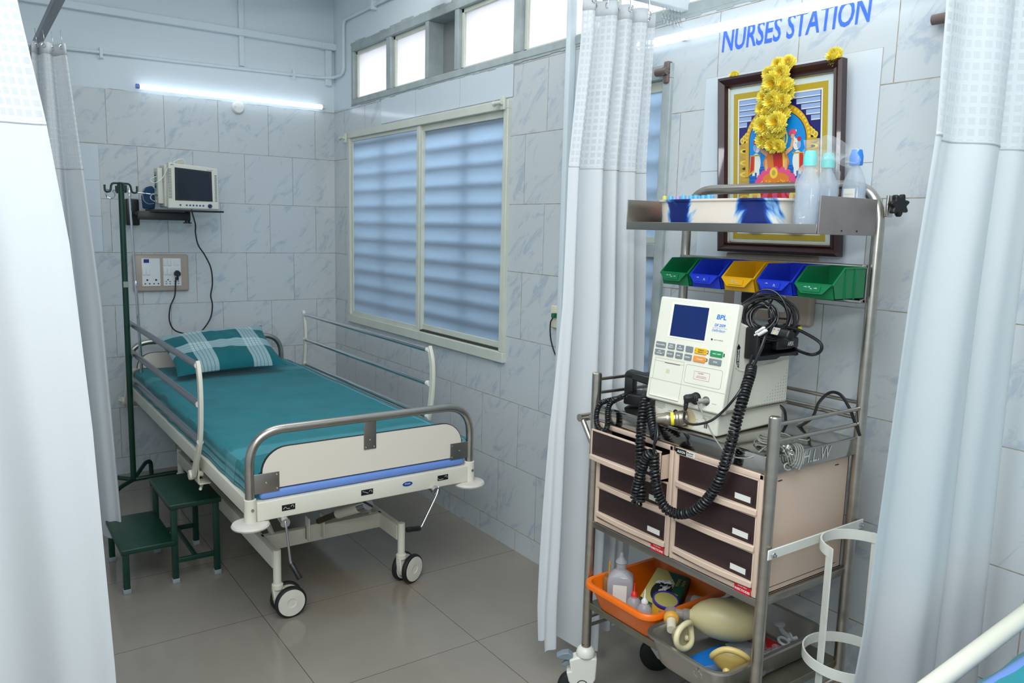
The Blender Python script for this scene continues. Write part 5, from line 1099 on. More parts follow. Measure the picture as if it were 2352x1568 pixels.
mb.tube([(-.0006, -.043 + .003 * cos(a), .026 + .003 * sin(a)) for a in [i * pi / 6 for i in range(12)]], .0003, 4, closed=True)
db('front_lettering', mb, inkb)
# side: arrow label, vent dots
mb = MB(); ys_ = -.1183; mb.prism([(-.006, -.045), (.006, -.045), (.006, .008), (.009, .008), (0, .02), (-.009, .008), (-.006, .008)], (.055, ys_, .225), (1, 0, .02), (0, 0, 1), (0, -.0004, 0)); a_ = db('arrow_label', mb, inkb)
db('arrow_lettering', fit(MB(), 'TO REMOVE', (.055, ys_ - .0006, .208), (0, 0, 1), (-1, 0, 0), .045, .007, bold=True), inkw, a_)
mb = MB()
for j in range(12):
    for i in range(12):
        x = .286 - i * .012; z = .155 - j * .0085
        if i <= (j * .9 if j < 10 else 11) and x > .10: mb.box(x - .0006, x + .0006, ys_ - .0003, ys_, z - .0015, z + .001)
db('vent_dots', mb, mat('vent_dark', (90, 90, 80), .7))
# paddle bay and the right-hand paddle
db('bay_rim', MB().tube(fil([(.045, ys_ + .002, .295), (.045, ys_ + .002, .185), (.075, ys_ + .002, .170), (.29, ys_ + .002, .185)], .03, 8), .004, 8), defw)
pd = thing('defibrillator_paddle', 'black defibrillator paddle marked APEX docked on the side of the machine', 'paddle', (1.72, 1.28, 1.17))
PW = Matrix.Translation((1.58, 1.42, .992)) @ Matrix.Rotation(radians(3.5), 4, 'Z')
def pw(mb): mb.v = [tuple(PW @ Vector(p)) for p in mb.v]; return mb
mb = MB(); y0_ = -.119
mb.rbox(.082, .258, y0_ - .006, y0_, .205, .284, .004); mb.prism([(.082, .204), (.16, .202), (.18, .208), (.258, .205), (.262, .21), (.258, .217), (.082, .216)], (0, y0_, 0), (1, 0, 0), (0, 0, 1), (0, -.045, 0)); mb.prism([(.082, .277), (.258, .274), (.258, .285), (.082, .288)], (0, y0_, 0), (1, 0, 0), (0, 0, 1), (0, -.03, 0))
mb.rbox(.078, .090, y0_ - .04, y0_, .205, .287, .004)
mb.prism([(0, .204), (.045, .204), (.045, .218), (.034, .232), (.034, .252), (.045, .268), (.045, .287), (0, .287)], (.248, y0_, 0), (0, -1, 0), (0, 0, 1), (.016, 0, 0)); pw(mb).build('paddle_body', blackp, pd, bevel=.002)
mb = MB(); mb.rbox(.155, .254, y0_ - .05, y0_ - .028, .226, .256, .006); pw(mb).build('grip', mat('grip_black', (30, 31, 33), .35), pd)
mb = fit(MB(), 'APEX', (.212, y0_ - .0508, .241), (1, 0, 0), (0, 0, 1), .028, .011, bold=True); pw(mb).build('lettering', inkw, pd)
mb = MB().tube([(.256, y0_ - .045, .278), (.256, y0_ - .050, .278)], .006, 12); pw(mb).build('discharge_button', yel, pd)

# cables
cab = mat('cable_black', (22, 23, 25), .32); tipw = PW @ (o2 + cd_ * .082)
pk = thing('coiled_cable', 'long black coiled cable looping down across the drawers from the APEX paddle', 'cable', (1.52, 1.4, .9))
coil([(1.66,1.275,1.18), (1.625,1.251,1.164), (1.6,1.24,1.14), (1.565,1.223,1.106), (1.548,1.22,1.07), (1.54,1.223,1.026), (1.535,1.231,0.9802), (1.53,1.24,0.9339), (1.53,1.263,0.8762), (1.525,1.303,0.8187), (1.52,1.355,0.785), (1.505,1.398,0.7889), (1.5,1.426,0.8272), (1.495,1.436,0.8797), (1.495,1.441,0.9267)]).build('coil', cab, pk)
MB().tube(cr([(1.68,1.286,1.219), (1.655,1.275,1.192), (1.64,1.264,1.177)], 6), .0042, 8).build('straight_lead', cab, pk); MB().tube(cr([(1.68,1.25,1.275), (1.66,1.249,1.232), (1.645,1.256,1.187)], 6), .0042, 8).build('straight_lead', cab, pk); MB().tube(cr([tipw + Vector((.003, .003, 0))] + [(1.5,1.438,0.9806), (1.495,1.444,0.9499), (1.495,1.441,0.9267)], 6), .0035, 8).build('straight_lead', cab, pk)
pk = thing('coiled_cable', 'black coiled cable doubled back on itself down the open drawer from the left paddle', 'cable', (1.5, 1.5, .85))
coil([(1.492,1.443,0.9349), (1.49,1.466,0.9125), (1.49,1.483,0.8676), (1.49,1.495,0.8269), (1.49,1.5,0.7944), (1.49,1.492,0.7806), (1.495,1.486,0.7854), (1.5,1.488,0.815), (1.505,1.502,0.8662), (1.51,1.511,0.9251), (1.525,1.525,0.9817), (1.55,1.545,1.03), (1.58,1.569,1.052)]).build('coil', cab, pk)
coil([(1.56,1.532,1.038), (1.545,1.508,1.008), (1.53,1.481,0.9848), (1.515,1.46,0.9673)]).build('coil', cab, pk)
MB().tube(cr([tipw + Vector((0, -.003, 0))] + [(1.5,1.446,0.9728), (1.492,1.443,0.9349)], 6), .0035, 8).build('straight_lead', cab, pk)
pk = thing('coiled_cable', 'short black coiled cable looped over the front left corner post of the trolley', 'cable', (1.55, 1.75, .96))
coil([(1.6,1.695,1.022), (1.57,1.7,1.019), (1.548,1.722,1.007), (1.545,1.734,0.9791), (1.545,1.734,0.9455), (1.545,1.717,0.9278), (1.545,1.694,0.9305), (1.545,1.684,0.9539), (1.545,1.686,0.9891), (1.555,1.687,1.013), (1.59,1.696,1.021), (1.63,1.705,1.025)], R=.0062, r=.0026, pitch=.0056).build('coil', cab, pk)
MB().tube(cr([(1.6,1.695,1.022), (1.63,1.697,1.031), (1.66,1.706,1.035)], 5), .002, 6).build('lead', cab, pk)
# left paddle lying on the tray
lp = thing('defibrillator_paddle', 'black defibrillator paddle lying on the trolley top left of the machine', 'paddle', (1.70, 1.66, .992))
mb = MB(); Ml = Matrix.Translation((1.715, 1.672, .9935)) @ Matrix.Rotation(radians(-62), 4, 'Z') @ Matrix.Diagonal((-1.15, 1.25, 1.15, 1))
mb.rbox(-.05, .07, -.035, .035, .0, .03, .006, M=Ml); mb.build('paddle_body', blackp, lp)
mb = MB(); mb.prism([(-.06, .035), (-.055, .055), (0, .078), (.07, .088), (.08, .07), (.01, .055), (-.04, .03)], (0, 0, 0), (1, 0, 0), (0, 0, 1), (0, .034, 0)); mb.v = [tuple(Ml @ (Vector(p) + Vector((0, -.017, 0)))) for p in mb.v]; mb.rbox(.05, .075, -.017, .017, .02, .08, .004, M=Ml); mb.rbox(-.045, -.02, -.017, .017, .02, .05, .004, M=Ml); mb.build('grip', mat('grip_black'), lp, bevel=.004)
# ECG lead from the plug
pk = thing('patient_lead', 'black lead running from the plug on the defibrillator up to the cable bundle', 'cable', (1.55, 1.36, 1.03))
MB().tube(cr([(1.52,1.365,1.058), (1.515,1.362,1.041), (1.51,1.344,1.034), (1.515,1.319,1.036), (1.53,1.288,1.05), (1.55,1.268,1.076), (1.56,1.245,1.11), (1.575,1.236,1.137)], 8), .0034, 8).build('cable', cab, pk)
# cable bundle over the machine
pk = thing('cable_bundle', 'tangled bundle of black monitoring leads heaped on top of the defibrillator', 'cables', (1.74, 1.32, 1.3))
cen = Vector([(1.735,1.289,1.307)][0]); vd = (cen - Vector((0, 0, 1.52))).normalized(); ru = vd.cross(Vector((0, 0, 1))).normalized(); uu = ru.cross(vd)
rnd = random.Random(12); mb = MB()
for i in range(14):
    a_, b_ = rnd.uniform(.052, .072), rnd.uniform(.044, .062); ox, oy, od = rnd.uniform(-.008, .008), rnd.uniform(-.008, .006), rnd.uniform(-.022, .022); ph = rnd.uniform(0, 6.28); tl = rnd.uniform(-.35, .35)
    if i > 7: a_ *= .55; b_ *= .55; ox -= .012
    P_ = []
    for k in range(40):
        th = 2 * pi * k / 40; q = 1 + .05 * sin(2 * th + ph) + .04 * sin(3 * th + ph * 2); x = a_ * q * cos(th); y = b_ * q * sin(th); x, y = x * cos(tl) - y * sin(tl), x * sin(tl) + y * cos(tl)
        P_.append(cen + ru * (x + ox) + uu * (y + oy) + vd * (od + .012 * sin(th + ph)))
    mb.tube(P_, .0024 if i % 3 else .0034, 7, closed=True)
for i in range(4):
    a0 = rnd.uniform(0, 6.28); p0 = cen + ru * .05 * cos(a0) + uu * .045 * sin(a0); p1 = cen + ru * rnd.uniform(-.01, .03) - uu * .045; mb.tube(cr([p0, cen + ru * rnd.uniform(-.02, .02) + uu * rnd.uniform(-.01, .03) - vd * .02, p1], 8), .0026, 7)
mb.build('leads', cab, pk)
MB().tube(cr([(1.74,1.234,1.283), (1.74,1.203,1.281), (1.74,1.164,1.269), (1.74,1.136,1.256), (1.74,1.131,1.241), (1.74,1.143,1.228), (1.74,1.169,1.223)] + [tuple(PW @ Vector((.262, -.145, .222)))], 8), .0042, 8).build('thick_lead', cab, pk)
Mb = Matrix.Translation([(1.7,1.228,1.271)][0]) @ Matrix.Rotation(radians(-14), 4, 'Z') @ Matrix.Rotation(radians(25), 4, 'Y')
b_ = MB().rbox(-.012, .012, -.045, .03, -.012, .012, .006, M=Mb).build('junction_box', blackp, pk)
q = MB(); q.box(-.0125, -.0122, -.012, .014, -.009, .010, M=Mb); l_ = q.build('junction_label', mat('label_silver', (170, 172, 170), .4), b_)
q = MB()
for k, (y, z) in enumerate(((.008, .005), (0, -.003), (-.008, .004), (.004, -.006))): q.box(-.0130, -.0126, y - .002, y + .002, z - .0015, z + .0015, m=k % 2, M=Mb)
q.build('colour_dots', [inkred, yel], b_)
cl_ = Matrix.Translation([(1.665,1.255,1.272)][0]) @ Matrix.Rotation(radians(-35), 4, 'X')
t = thing('finger_sensor', 'small white finger clip sensor lying on the black cable bundle', 'sensor', [(1.665,1.255,1.272)][0])
MB().rbox(-.006, .006, -.016, .012, -.006, .002, .003, M=cl_).rbox(-.006, .006, -.014, .016, .004, .010, .003, M=cl_).rbox(-.003, .003, .01, .024, .001, .006, .002, M=cl_).build('clip', whitep, t)
# power cable hump behind
pk = thing('power_cord', 'black power cord humped behind the rear guard rails of the trolley', 'cable', (1.92, 1.2, 1.0))
MB().tube(cr([(1.87,1.333,1.044), (1.88,1.321,1.027), (1.885,1.306,0.9789), (1.915,1.26,1.014), (1.915,1.24,1.064), (1.915,1.21,1.098), (1.915,1.178,1.099), (1.915,1.15,1.07), (1.915,1.126,1.028), (1.92,1.115,1)], 8), .0042, 8).build('cable', cab, pk)
# grey ECG cable on tray
gcab = mat('grey_cable', (140, 142, 132), .5)
pk = thing('grey_cable_coil', 'thin grey monitoring cable coiled on the trolley top with scraps of white tape', 'cable', (1.67, 1.17, .995))
mb = MB(); mb.tube(cr([(1.535,1.332,1.079), (1.53,1.318,1.068), (1.535,1.293,1.027), (1.54,1.27,0.9979), (1.548,1.247,0.9742), (1.552,1.22,0.9693), (1.56,1.181,0.9783)] + [(1.60, 1.175, .997), (1.66, 1.19, .998)], 8), .0019, 6)
for i in range(9):
    a_, b_ = rnd.uniform(.03, .052), rnd.uniform(.028, .046); c_ = Vector((1.655 + rnd.uniform(-.012, .012), 1.182 + rnd.uniform(-.006, .01), .998 + i * .0022)); mb.tube([c_ + Vector((a_ * cos(t_), min(b_ * sin(t_), .06), .003 * sin(2 * t_ + i))) for t_ in [k * 2 * pi / 30 for k in range(30)]], .0018, 5, closed=True)
for i in range(4):
    mb.tube(cr([(1.60 + .01 * i, 1.165, 1.01), (1.605 + .01 * i, 1.132, 1.012), (1.612 + .012 * i, 1.117, .99 - .004 * i), (1.625 + .012 * i, 1.116, .965 - .006 * i), (1.645 + .01 * i, 1.116, .975), (1.655 + .008 * i, 1.125, 1.005), (1.66, 1.165, 1.012)], 7), .0018, 5)
mb.tube(cr([(1.70, 1.20, 1.0), (1.74, 1.185, .999), (1.755, 1.16, .999), (1.77, 1.165, .999)], 6), .0018, 5)
mb.build('coiled_cable', gcab, pk)
tp = MB()
for i in range(26):
    c_ = Vector((1.618 + rnd.uniform(-.012, .012), 1.122 + rnd.uniform(-.008, .006), 1.0 + rnd.uniform(-.018, .014))); tp.poly([c_ + Vector((rnd.uniform(-.009, .009), rnd.uniform(-.004, .004), rnd.uniform(-.009, .009))) for _ in range(3)])
tp.build('tape_scraps', mat('white_tape', (224, 224, 220), .8), pk, solid=.0006)
for i, (u, lab) in enumerate(zip([(1.902,1.325,0.994), (1.913,1.274,0.994), (1.926,1.272,0.994), (1.935,1.174,0.994)], ('fallen yellow petal nearest the defibrillator on the trolley top', 'fallen yellow petal behind the upper guard rail on the trolley top', 'long fallen yellow petal in the middle of the trolley top', 'fallen yellow petal near the rear right post on the trolley top'))):
    p = Vector(u); w_ = .010 if i == 2 else .006; tag(MB().add([p + Vector((-w_ * .5, w_ * .6, 0)), p + Vector((.001, .0016, .0012)), p + Vector((w_ * .5, -w_ * .7, 0)), p + Vector((-.002, -.0016, .0006))], [(0, 1, 2, 3)]).build('petal', mat('petal_yellow', (236, 216, 40), .7), solid=.0006), lab, 'petal')

# ---- things on the top shelf ----
def marble_mat():
    m, nt, b, L = node_mat('blue_swirl_plastic'); g = N(nt, 'ShaderNodeNewGeometry'); mp = N(nt, 'ShaderNodeMapping'); L.new(g.outputs['Position'], mp.inputs[0]); mp.inputs['Scale'].default_value = (3, 7, 5)
    n = N(nt, 'ShaderNodeTexNoise'); n.inputs['Scale'].default_value = 1.25; n.inputs['Detail'].default_value = 4; n.inputs['Distortion'].default_value = 1.4; L.new(mp.outputs[0], n.inputs['Vector']); s3 = N(nt, 'ShaderNodeSeparateXYZ'); L.new(g.outputs['Position'], s3.inputs[0])
    q1 = N(nt, 'ShaderNodeMath', operation='MULTIPLY_ADD'); L.new(s3.outputs[1], q1.inputs[0]); q1.inputs[1].default_value = 6.2832 / .262; q1.inputs[2].default_value = -1.325 * 6.2832 / .262 + 3.1416 / 2
    q2 = N(nt, 'ShaderNodeMath', operation='MULTIPLY_ADD'); L.new(n.outputs[0], q2.inputs[0]); q2.inputs[1].default_value = 5.0; L.new(q1.outputs[0], q2.inputs[2])
    q4 = N(nt, 'ShaderNodeMath', operation='SUBTRACT'); L.new(q2.outputs[0], q4.inputs[0]); q4.inputs[1].default_value = 2.5; q3 = N(nt, 'ShaderNodeMath', operation='SINE'); L.new(q4.outputs[0], q3.inputs[0])
    mr = N(nt, 'ShaderNodeMapRange'); L.new(q3.outputs[0], mr.inputs[0]); mr.inputs[1].default_value = 1; mr.inputs[2].default_value = -1
    r = N(nt, 'ShaderNodeValToRGB'); L.new(mr.outputs[0], r.inputs[0]); e = r.color_ramp.elements; e[0].position = .07; e[0].color = (*lin((14, 34, 104)), 1); e[1].position = .9; e[1].color = (*lin((226, 216, 202)), 1)
    for p, c in ((.16, (20, 70, 160)), (.27, (130, 178, 214)), (.38, (222, 214, 202))): q = e.new(p); q.color = (*lin(c), 1)
    L.new(r.outputs[0], b.inputs['Base Color']); b.inputs['Roughness'].default_value = .25; return m
bz = thing('basin', 'oval plastic basin with dark blue and white swirls on the top shelf', 'basin', (1.77, 1.475, 1.526))
mb = MB(); N_u = 64
def bas(u, v):
    a = 2 * pi * u; prof = [(0, .0), (.9, .0), (.965, .006), (1.0, .07), (1.03, .082), (1.06, .083), (1.055, .079), (1.02, .076)]; k = v * (len(prof) - 1); i = min(int(k), len(prof) - 2); f = k - i; r = prof[i][0] * (1 - f) + prof[i + 1][0] * f; z = prof[i][1] * (1 - f) + prof[i + 1][1] * f
    e = 3.4; ca, sa = cos(a), sin(a); q = (abs(ca) ** e + abs(sa) ** e) ** (-1 / e); return (1.775 + .085 * r * q * ca, 1.480 + .2165 * r * q * sa, 1.5275 + z)
mb.grid(bas, N_u, 22, close_u=True); mb.build('basin_body', marble_mat(), bz, solid=.002)
caps = [(1525, 'yellow', 'yellow-capped vial standing in the far end of the swirled basin'), (1532, 'blue', 'blue-capped vial beside the yellow-capped one in the basin'), (1542, 'purple', 'purple-capped vial in the basin'), (1573, 'blue', ''), (1583, 'blue', ''), (1593, 'blue', ''), (1603, 'blue', ''), (1613, 'blue', ''), (1624, 'blue', ''), (1634, 'blue', '')]
cc = {'yellow': mat('cap_yellow', (206, 200, 90), .4), 'blue': mat('cap_light_blue', (90, 180, 228), .4), 'purple': mat('cap_purple', (160, 150, 210), .4)}
for i, (u, c, lab) in enumerate(caps):
    y = 1.685 - (u - 1525) * .00155; x = 1.735 + (i % 3) * .014
    t = thing('sample_vial', lab or 'blue-capped vial in the clump showing above the middle of the basin rim', 'vial', (x, y, 1.53), group='capped vials in the basin' if not lab else None)
    MB().lathe([(.0055, 0), (.0055, .072), (.004, .078)], (x, y, 1.531), n=10).build('glass_tube', milky, t); MB().lathe([(.0072, .074), (.0075, .090), (.006, .0935), (0, .0935)], (x, y, 1.531), n=14).build('cap', cc[c], t)
tag(MB().rbox(1.70, 1.735, 1.697, 1.735, 1.5262, 1.546, .004).build('small_box', mat('small_white_box', (226, 224, 216), .5)), 'small white box between the basin and the far end plate of the top shelf', 'box')
def sbottle(x, y, z, cap, label, rz=0, lab=None, h=1.0):
    t = thing('saline_bottle', label, 'bottle', (x, y, z), rz); s_ = lambda mb, n, m, **k: mb.build(n, m, t, w=False, **k)
    pr = [(.0, .0), (.024, .0), (.029, .006), (.0305, .03), (.0305, .105), (.027, .125), (.018, .145), (.0115, .155), (.0105, .168)]
    s_(MB().lathe([(r, q * h) for r, q in pr], n=28, sx=1.0, sy=.72, xdir=(0, 1, 0)), 'bottle_body', bottle_m)
    s_(MB().lathe([(r * .95, .003 + q * h) for r, q in pr[:5]] + [(0, .108 * h)], n=24, sx=1, sy=.72, xdir=(0, 1, 0)), 'liquid', plastic_clear('saline_liquid', (206, 224, 242), .6, .05))
    s_(MB().lathe([(.0155, .160 * h), (.0165, .163 * h), (.0165, .180 * h), (.0135, .192 * h), (.0125, .196 * h), (0, .197 * h)], n=20), 'cap', cap)
    if lab: l_ = s_(MB().prism([(-.014, .045), (.018, .045), (.018, .112), (-.014, .112)], (-.0228, 0, 0), (0, -1, 0), (0, 0, 1), (-.0006, 0, 0)), 'paper_label', labelw); s_(MB().box(-.0238, -.0234, -.014, .010, .098, .0985, 0).box(-.0238, -.0234, -.014, .008, .052, .053), 'label_print', mat('orange_ink', (214, 120, 60), .6)).parent = l_
    return t
aq = mat('cap_aqua', (110, 222, 214), .4); bc = mat('cap_blue', (40, 130, 226), .4)
b1p = [(1.715,1.187,1.562)][0]; b2p = [(1.79,1.188,1.586)][0]; b3p = [(1.878,1.167,1.588)][0]
sbottle(b1p[0], b1p[1], 1.5265, aq, 'aqua-capped saline bottle in the clear bag, nearest the front edge of the top shelf')
sbottle(b2p[0], b2p[1], 1.5265, aq, 'aqua-capped saline bottle in the clear bag, behind the front one')
sbottle(b3p[0], b3p[1], 1.5265, bc, 'blue-capped saline bottle with a paper label beside the steel hoop', lab=True, h=1.07)
bg = thing('clear_bag', 'crumpled clear plastic bag wrapped round the two aqua-capped bottles', 'plastic bag', ((b1p[0] + b2p[0]) / 2, (b1p[1] + b2p[1]) / 2, 1.5265))
cx2, cy2 = (b1p[0] + b2p[0]) / 2, (b1p[1] + b2p[1]) / 2
def bagf(u, v):
    a = 2 * pi * u; r = .058 + .006 * noise.noise(Vector((cos(a) * 2, sin(a) * 2, v * 5))) + .004 * noise.noise(Vector((cos(a) * 7, sin(a) * 7, v * 14))); k = max(0, (v - .78) / .22); z = .002 + v * .19
    rx, ry = r * 1.12, r * .72; off = k * k * .03; rx *= 1 - .35 * k * (1 - k) * 4 * .6; ry *= 1 - .5 * k * (1 - k) * 4 * .6
    ang = math.atan2(b2p[1] - b1p[1], b2p[0] - b1p[0]); x, y = rx * cos(a), ry * sin(a)
    return (cx2 + x * cos(ang) - y * sin(ang) + off * .2, cy2 + x * sin(ang) + y * cos(ang) - off, 1.5265 + z + .012 * k * noise.noise(Vector((a, 3, 1))))
mb = MB(); mb.grid(bagf, 60, 40, close_u=True); mb.build('bag_film', bag_m, bg, angle=25)
def bagt(u, v): p = Vector((cx2 - .02 + .07 * u, cy2 + .03 - .10 * u, 1.695 + .055 * v + .012 * sin(5 * u))); q = noise.noise_vector(Vector((u * 4, v * 4, 3))) * .012; return tuple(p + q)
mb = MB(); mb.grid(bagt, 24, 12); mb.build('bag_mouth', bag_m, bg, angle=20)

# ---- orange tub and its contents ----
ot = thing('orange_tub', 'orange plastic tub full of bottles on the bottom shelf', 'tub', (1.69, 1.575, .354), radians(0))
orm = mat('orange_plastic', (238, 112, 10), .35, var=.03); mb = MB()
def rr_at(w, h, r, cx, cy, z, n=6): return [(a, b, z) for a, b in rrect(w, h, r, n, cx, cy)]
def tubmesh(mb, levels, cx, cy, sy=1, oy=0):
    levels = [(w, h * sy, r, z) for w, h, r, z in levels]; cy += oy
    rows = [rr_at(w, h, r, cx, cy, z) for w, h, r, z in levels]; n = len(rows[0]); vs = [p for r in rows for p in r]; fs = [(i * n + j, i * n + (j + 1) % n, (i + 1) * n + (j + 1) % n, (i + 1) * n + j) for i in range(len(rows) - 1) for j in range(n)]
    fs.append(tuple(range(n))); fs.append(tuple(range((len(rows) - 1) * n, len(rows) * n))); mb.add(vs, fs); return mb
tubmesh(mb, [(.26, .255, .03, .355), (.27, .265, .03, .362), (.335, .305, .04, .436), (.350, .320, .045, .438), (.352, .322, .045, .430), (.360, .330, .045, .430), (.360, .330, .045, .441), (.352, .322, .042, .446), (.331, .301, .038, .444), (.266, .261, .028, .364), (.26, .255, .028, .359)], 1.70, 1.582, sy=.9, oy=.022).build('tub_body', orm, ot)
TZ = .361
t = thing('square_bottle', 'large milky square bottle with a paper label in the orange tub', 'bottle', (1.605, 1.664, TZ)); bx, by = 1.612, 1.668
mb = MB()
def sq(hw, hd, r, z): return [(bx + a * .72 - b * .69, by + a * .69 + b * .72, TZ + z * .9) for a, b in rrect(hw * 1.75, hd * 2.3, r * .8, 5)]
rows = [sq(.030, .030, .008, 0), sq(.033, .034, .010, .004), sq(.033, .034, .010, .105), sq(.030, .031, .014, .122), sq(.018, .018, .0175, .138), sq(.0125, .0125, .012, .142), sq(.0125, .0125, .012, .150)]; n = len(rows[0])
mb.add([p for r in rows for p in r], [(i * n + j, i * n + (j + 1) % n, (i + 1) * n + (j + 1) % n, (i + 1) * n + j) for i in range(6) for j in range(n)] + [tuple(range(n))]); mb.build('bottle_body', milky, t)
MB().lathe([(.0135, .148), (.0145, .152), (.014, .160), (.0175, .164), (.0165, .170), (.008, .178), (.006, .186), (.0065, .190), (.004, .195), (0, .196)], (bx, by, TZ - .013), n=20).build('cap', milky, t)
MB().box(-.0306, -.0294, -.021, .021, TZ + .028, TZ + .088, M=Matrix.Translation((bx, by, 0)) @ Matrix.Rotation(radians(43.8), 4, 'Z')).build('paper_label', labelw, t)
t = thing('brown_bottle', 'squat yellowish bottle with a yellow stick in the far corner of the orange tub', 'bottle', (1.63, 1.705, TZ))
MB().lathe([(.017, 0), (.0185, .005), (.0185, .072), (.014, .082), (.0115, .084), (.0115, .09), (0, .09)], (1.612, 1.722, TZ), n=20).build('bottle_body', plastic_clear('amber_plastic', (190, 150, 90), .1), t); MB().tube([(1.612, 1.722, TZ + .05), (1.614, 1.721, TZ + .135)], .0022, 8).build('stick', mat('stick_yellow', (220, 160, 40), .5), t)
def drop(x, y, capm, label, writ=None):
    t = thing('dropper_bottle', label, 'bottle', (x, y, TZ))
    MB().lathe([(.0, 0), (.021, 0), (.0225, .004), (.0225, .046), (.0200, .057), (.013, .065), (.0105, .067), (.0105, .072)], (x, y, TZ), n=24).build('bottle_body', milky, t)
    MB().lathe([(.0105, .064), (.0105, .077), (.006, .083), (.0028, .088), (.0018, .112), (0, .113)], (x, y, TZ), n=18).build('nozzle_cap', capm, t)
    if writ:
        v_ = (Vector((0, 0, 0)) - Vector((x, y, 0))).normalized(); u_ = Vector((-v_.y, v_.x, 0)); fit(MB(), writ, Vector((x, y, TZ + .022)) + v_ * .0231, u_, (0, 0, 1), .020, .009).build('handwriting', inkb, t)
drop(1.606, 1.600, mat('red_nozzle', (224, 40, 28), .4), 'small dropper bottle with a red nozzle cap in the orange tub', 'H2O2')
drop(1.602, 1.552, mat('white_nozzle', (226, 226, 222), .4), 'small dropper bottle with a white nozzle cap at the near side of the orange tub')
t = thing('powder_tin', 'tilted yellow tin with a blue rim holding white powder in the orange tub', 'tin', (1.60, 1.46, TZ)); ax_ = Vector((-.10, -.22, 1)).normalized(); c0_ = Vector((1.648, 1.522, TZ + .009))
ty = mat('tin_yellow', (228, 186, 40), .4); MB().lathe([(.036, 0), (.037, .002), (.037, .080)], c0_, ax_, 32).lathe([(.0345, .004), (.0345, .082), (.037, .082)], c0_, ax_, 32, m=1).build('tin_body', [ty, mat('tin_inside', (170, 160, 90), .5)], t)
MB().lathe([(.0375, .075), (.0387, .077), (.0387, .085), (.0348, .086), (.0348, .077)], c0_, ax_, 32).build('rim', mat('rim_blue', (54, 46, 140), .4), t); MB().lathe([(.034, .02), (.024, .045), (.012, .058), (0, .068)], c0_ + Vector((.004, -.006, 0)), ax_, 16).build('powder', mat('powder_white', (228, 228, 224), .9), t)
v_ = (Vector((0, 0, 0)) - Vector((c0_.x, c0_.y, 0))).normalized(); u_ = Vector((-v_.y, v_.x, 0)); fit(fit(MB(), 'Easy Tearing E.T', c0_ + ax_ * .060 + v_ * .0374, u_, ax_, .034, .008, shear=.2), 'IPGS', c0_ + ax_ * .042 + v_ * .0376, u_, ax_, .012, .006).build('tin_lettering', inkblue, t)
gb = thing('glove_box', 'crumpled green and yellow glove box with a black oval opening in the orange tub', 'glove box', (1.70, 1.60, TZ))
Mg = Matrix.Translation((1.735, 1.60, TZ + .034)) @ Matrix.Rotation(radians(28), 4, 'Z') @ Matrix.Rotation(radians(-7), 4, 'Y') @ Matrix.Rotation(radians(6), 4, 'X')
mb = MB().rbox(-.105, .105, -.055, .055, -.026, .03, .008, M=Mg); mb.build('carton', mat('carton_green', (8, 84, 60), .5, var=.1), gb)
mb = MB(); mb.prism([(-.1, -.0), (-.08, .054), (.1, .054), (.1, .02), (.04, -.02), (-.03, -.02)], Mg @ Vector((0, 0, .0302)), Mg.to_3x3() @ Vector((1, 0, 0)), Mg.to_3x3() @ Vector((0, 1, 0)), Mg.to_3x3() @ Vector((0, 0, .0006))); mb.build('carton_top', mat('carton_cream', (212, 200, 120), .5), gb)
mb = MB(); mb.prism(circ(.06, 28, -.02, .006, .5), Mg @ Vector((0, 0, .0310)), Mg.to_3x3() @ Vector((1, 0, 0)), Mg.to_3x3() @ Vector((0, 1, 0)), Mg.to_3x3() @ Vector((0, 0, .0006))); mb.build('opening', mat('opening_dark', (34, 34, 34), .8), gb)
X3 = Mg.to_3x3(); mb = fit(MB(), 'Ramsons', Mg @ Vector((-.04, -.038, .0310)), X3 @ Vector((-1, 0, 0)), X3 @ Vector((0, -1, 0)), .055, .014, shear=.2); fit(mb, 'SURGICAL', Mg @ Vector((.05, -.028, .0310)), X3 @ Vector((-1, 0, 0)), X3 @ Vector((0, -1, 0)), .045, .009); fit(mb, 'GLOVES', Mg @ Vector((.055, -.044, .0310)), X3 @ Vector((-1, 0, 0)), X3 @ Vector((0, -1, 0)), .035, .008); mb.build('carton_lettering', mat('yellow_ink', (222, 196, 60), .5), gb)
def crumple(name, mats, par, c, w, h, amp, seed, Mx=None, n=16, solid=.0008, base=0):
    def f(u, v):
        p = Vector(((u - .5) * w, (v - .5) * h, base)); q = noise.noise_vector(Vector((u * 3.3, v * 3.3, seed))) * amp + noise.noise_vector(Vector((u * 8, v * 8, seed + 3))) * amp * .35; p += q; p.z = abs(p.z) + .001
        return tuple(Vector(c) + ((Mx @ p) if Mx else p))
    return MB().grid(f, n, n).build(name, mats, par, angle=20, solid=solid)
crumple('glove', mat('white_glove', (206, 208, 208), .6), gb, Mg @ Vector((-.02, .0, .034)), .06, .02, .014, 3, Matrix.Rotation(radians(30), 3, 'Z')); crumple('glove', mat('white_glove'), gb, Mg @ Vector((.012, .006, .04)), .05, .018, .014, 8, Matrix.Rotation(radians(-30), 3, 'Z'))
t = thing('glass_jar', 'small clear round jar lying beside the yellow tin in the orange tub', 'jar', (1.68, 1.45, TZ)); MB().lathe([(.0, 0), (.022, .0), (.023, .003), (.023, .036), (.019, .044), (.021, .046), (.021, .056)], (1.72, 1.485, TZ + .026), (-.7, .1, .12), 24).build('jar_body', bottle_m, t)
t = thing('clear_vial_bottle', 'clear labelled bottle lying at the back of the orange tub', 'bottle', (1.77, 1.49, TZ)); MB().lathe([(0, 0), (.020, 0), (.022, .004), (.022, .062), (.018, .072), (.010, .078), (.010, .09), (0, .09)], (1.79, 1.55, TZ + .026), (.25, -.95, .12), 24).build('bottle_body', plastic_clear('rosy_plastic', (196, 176, 160), .35), t)
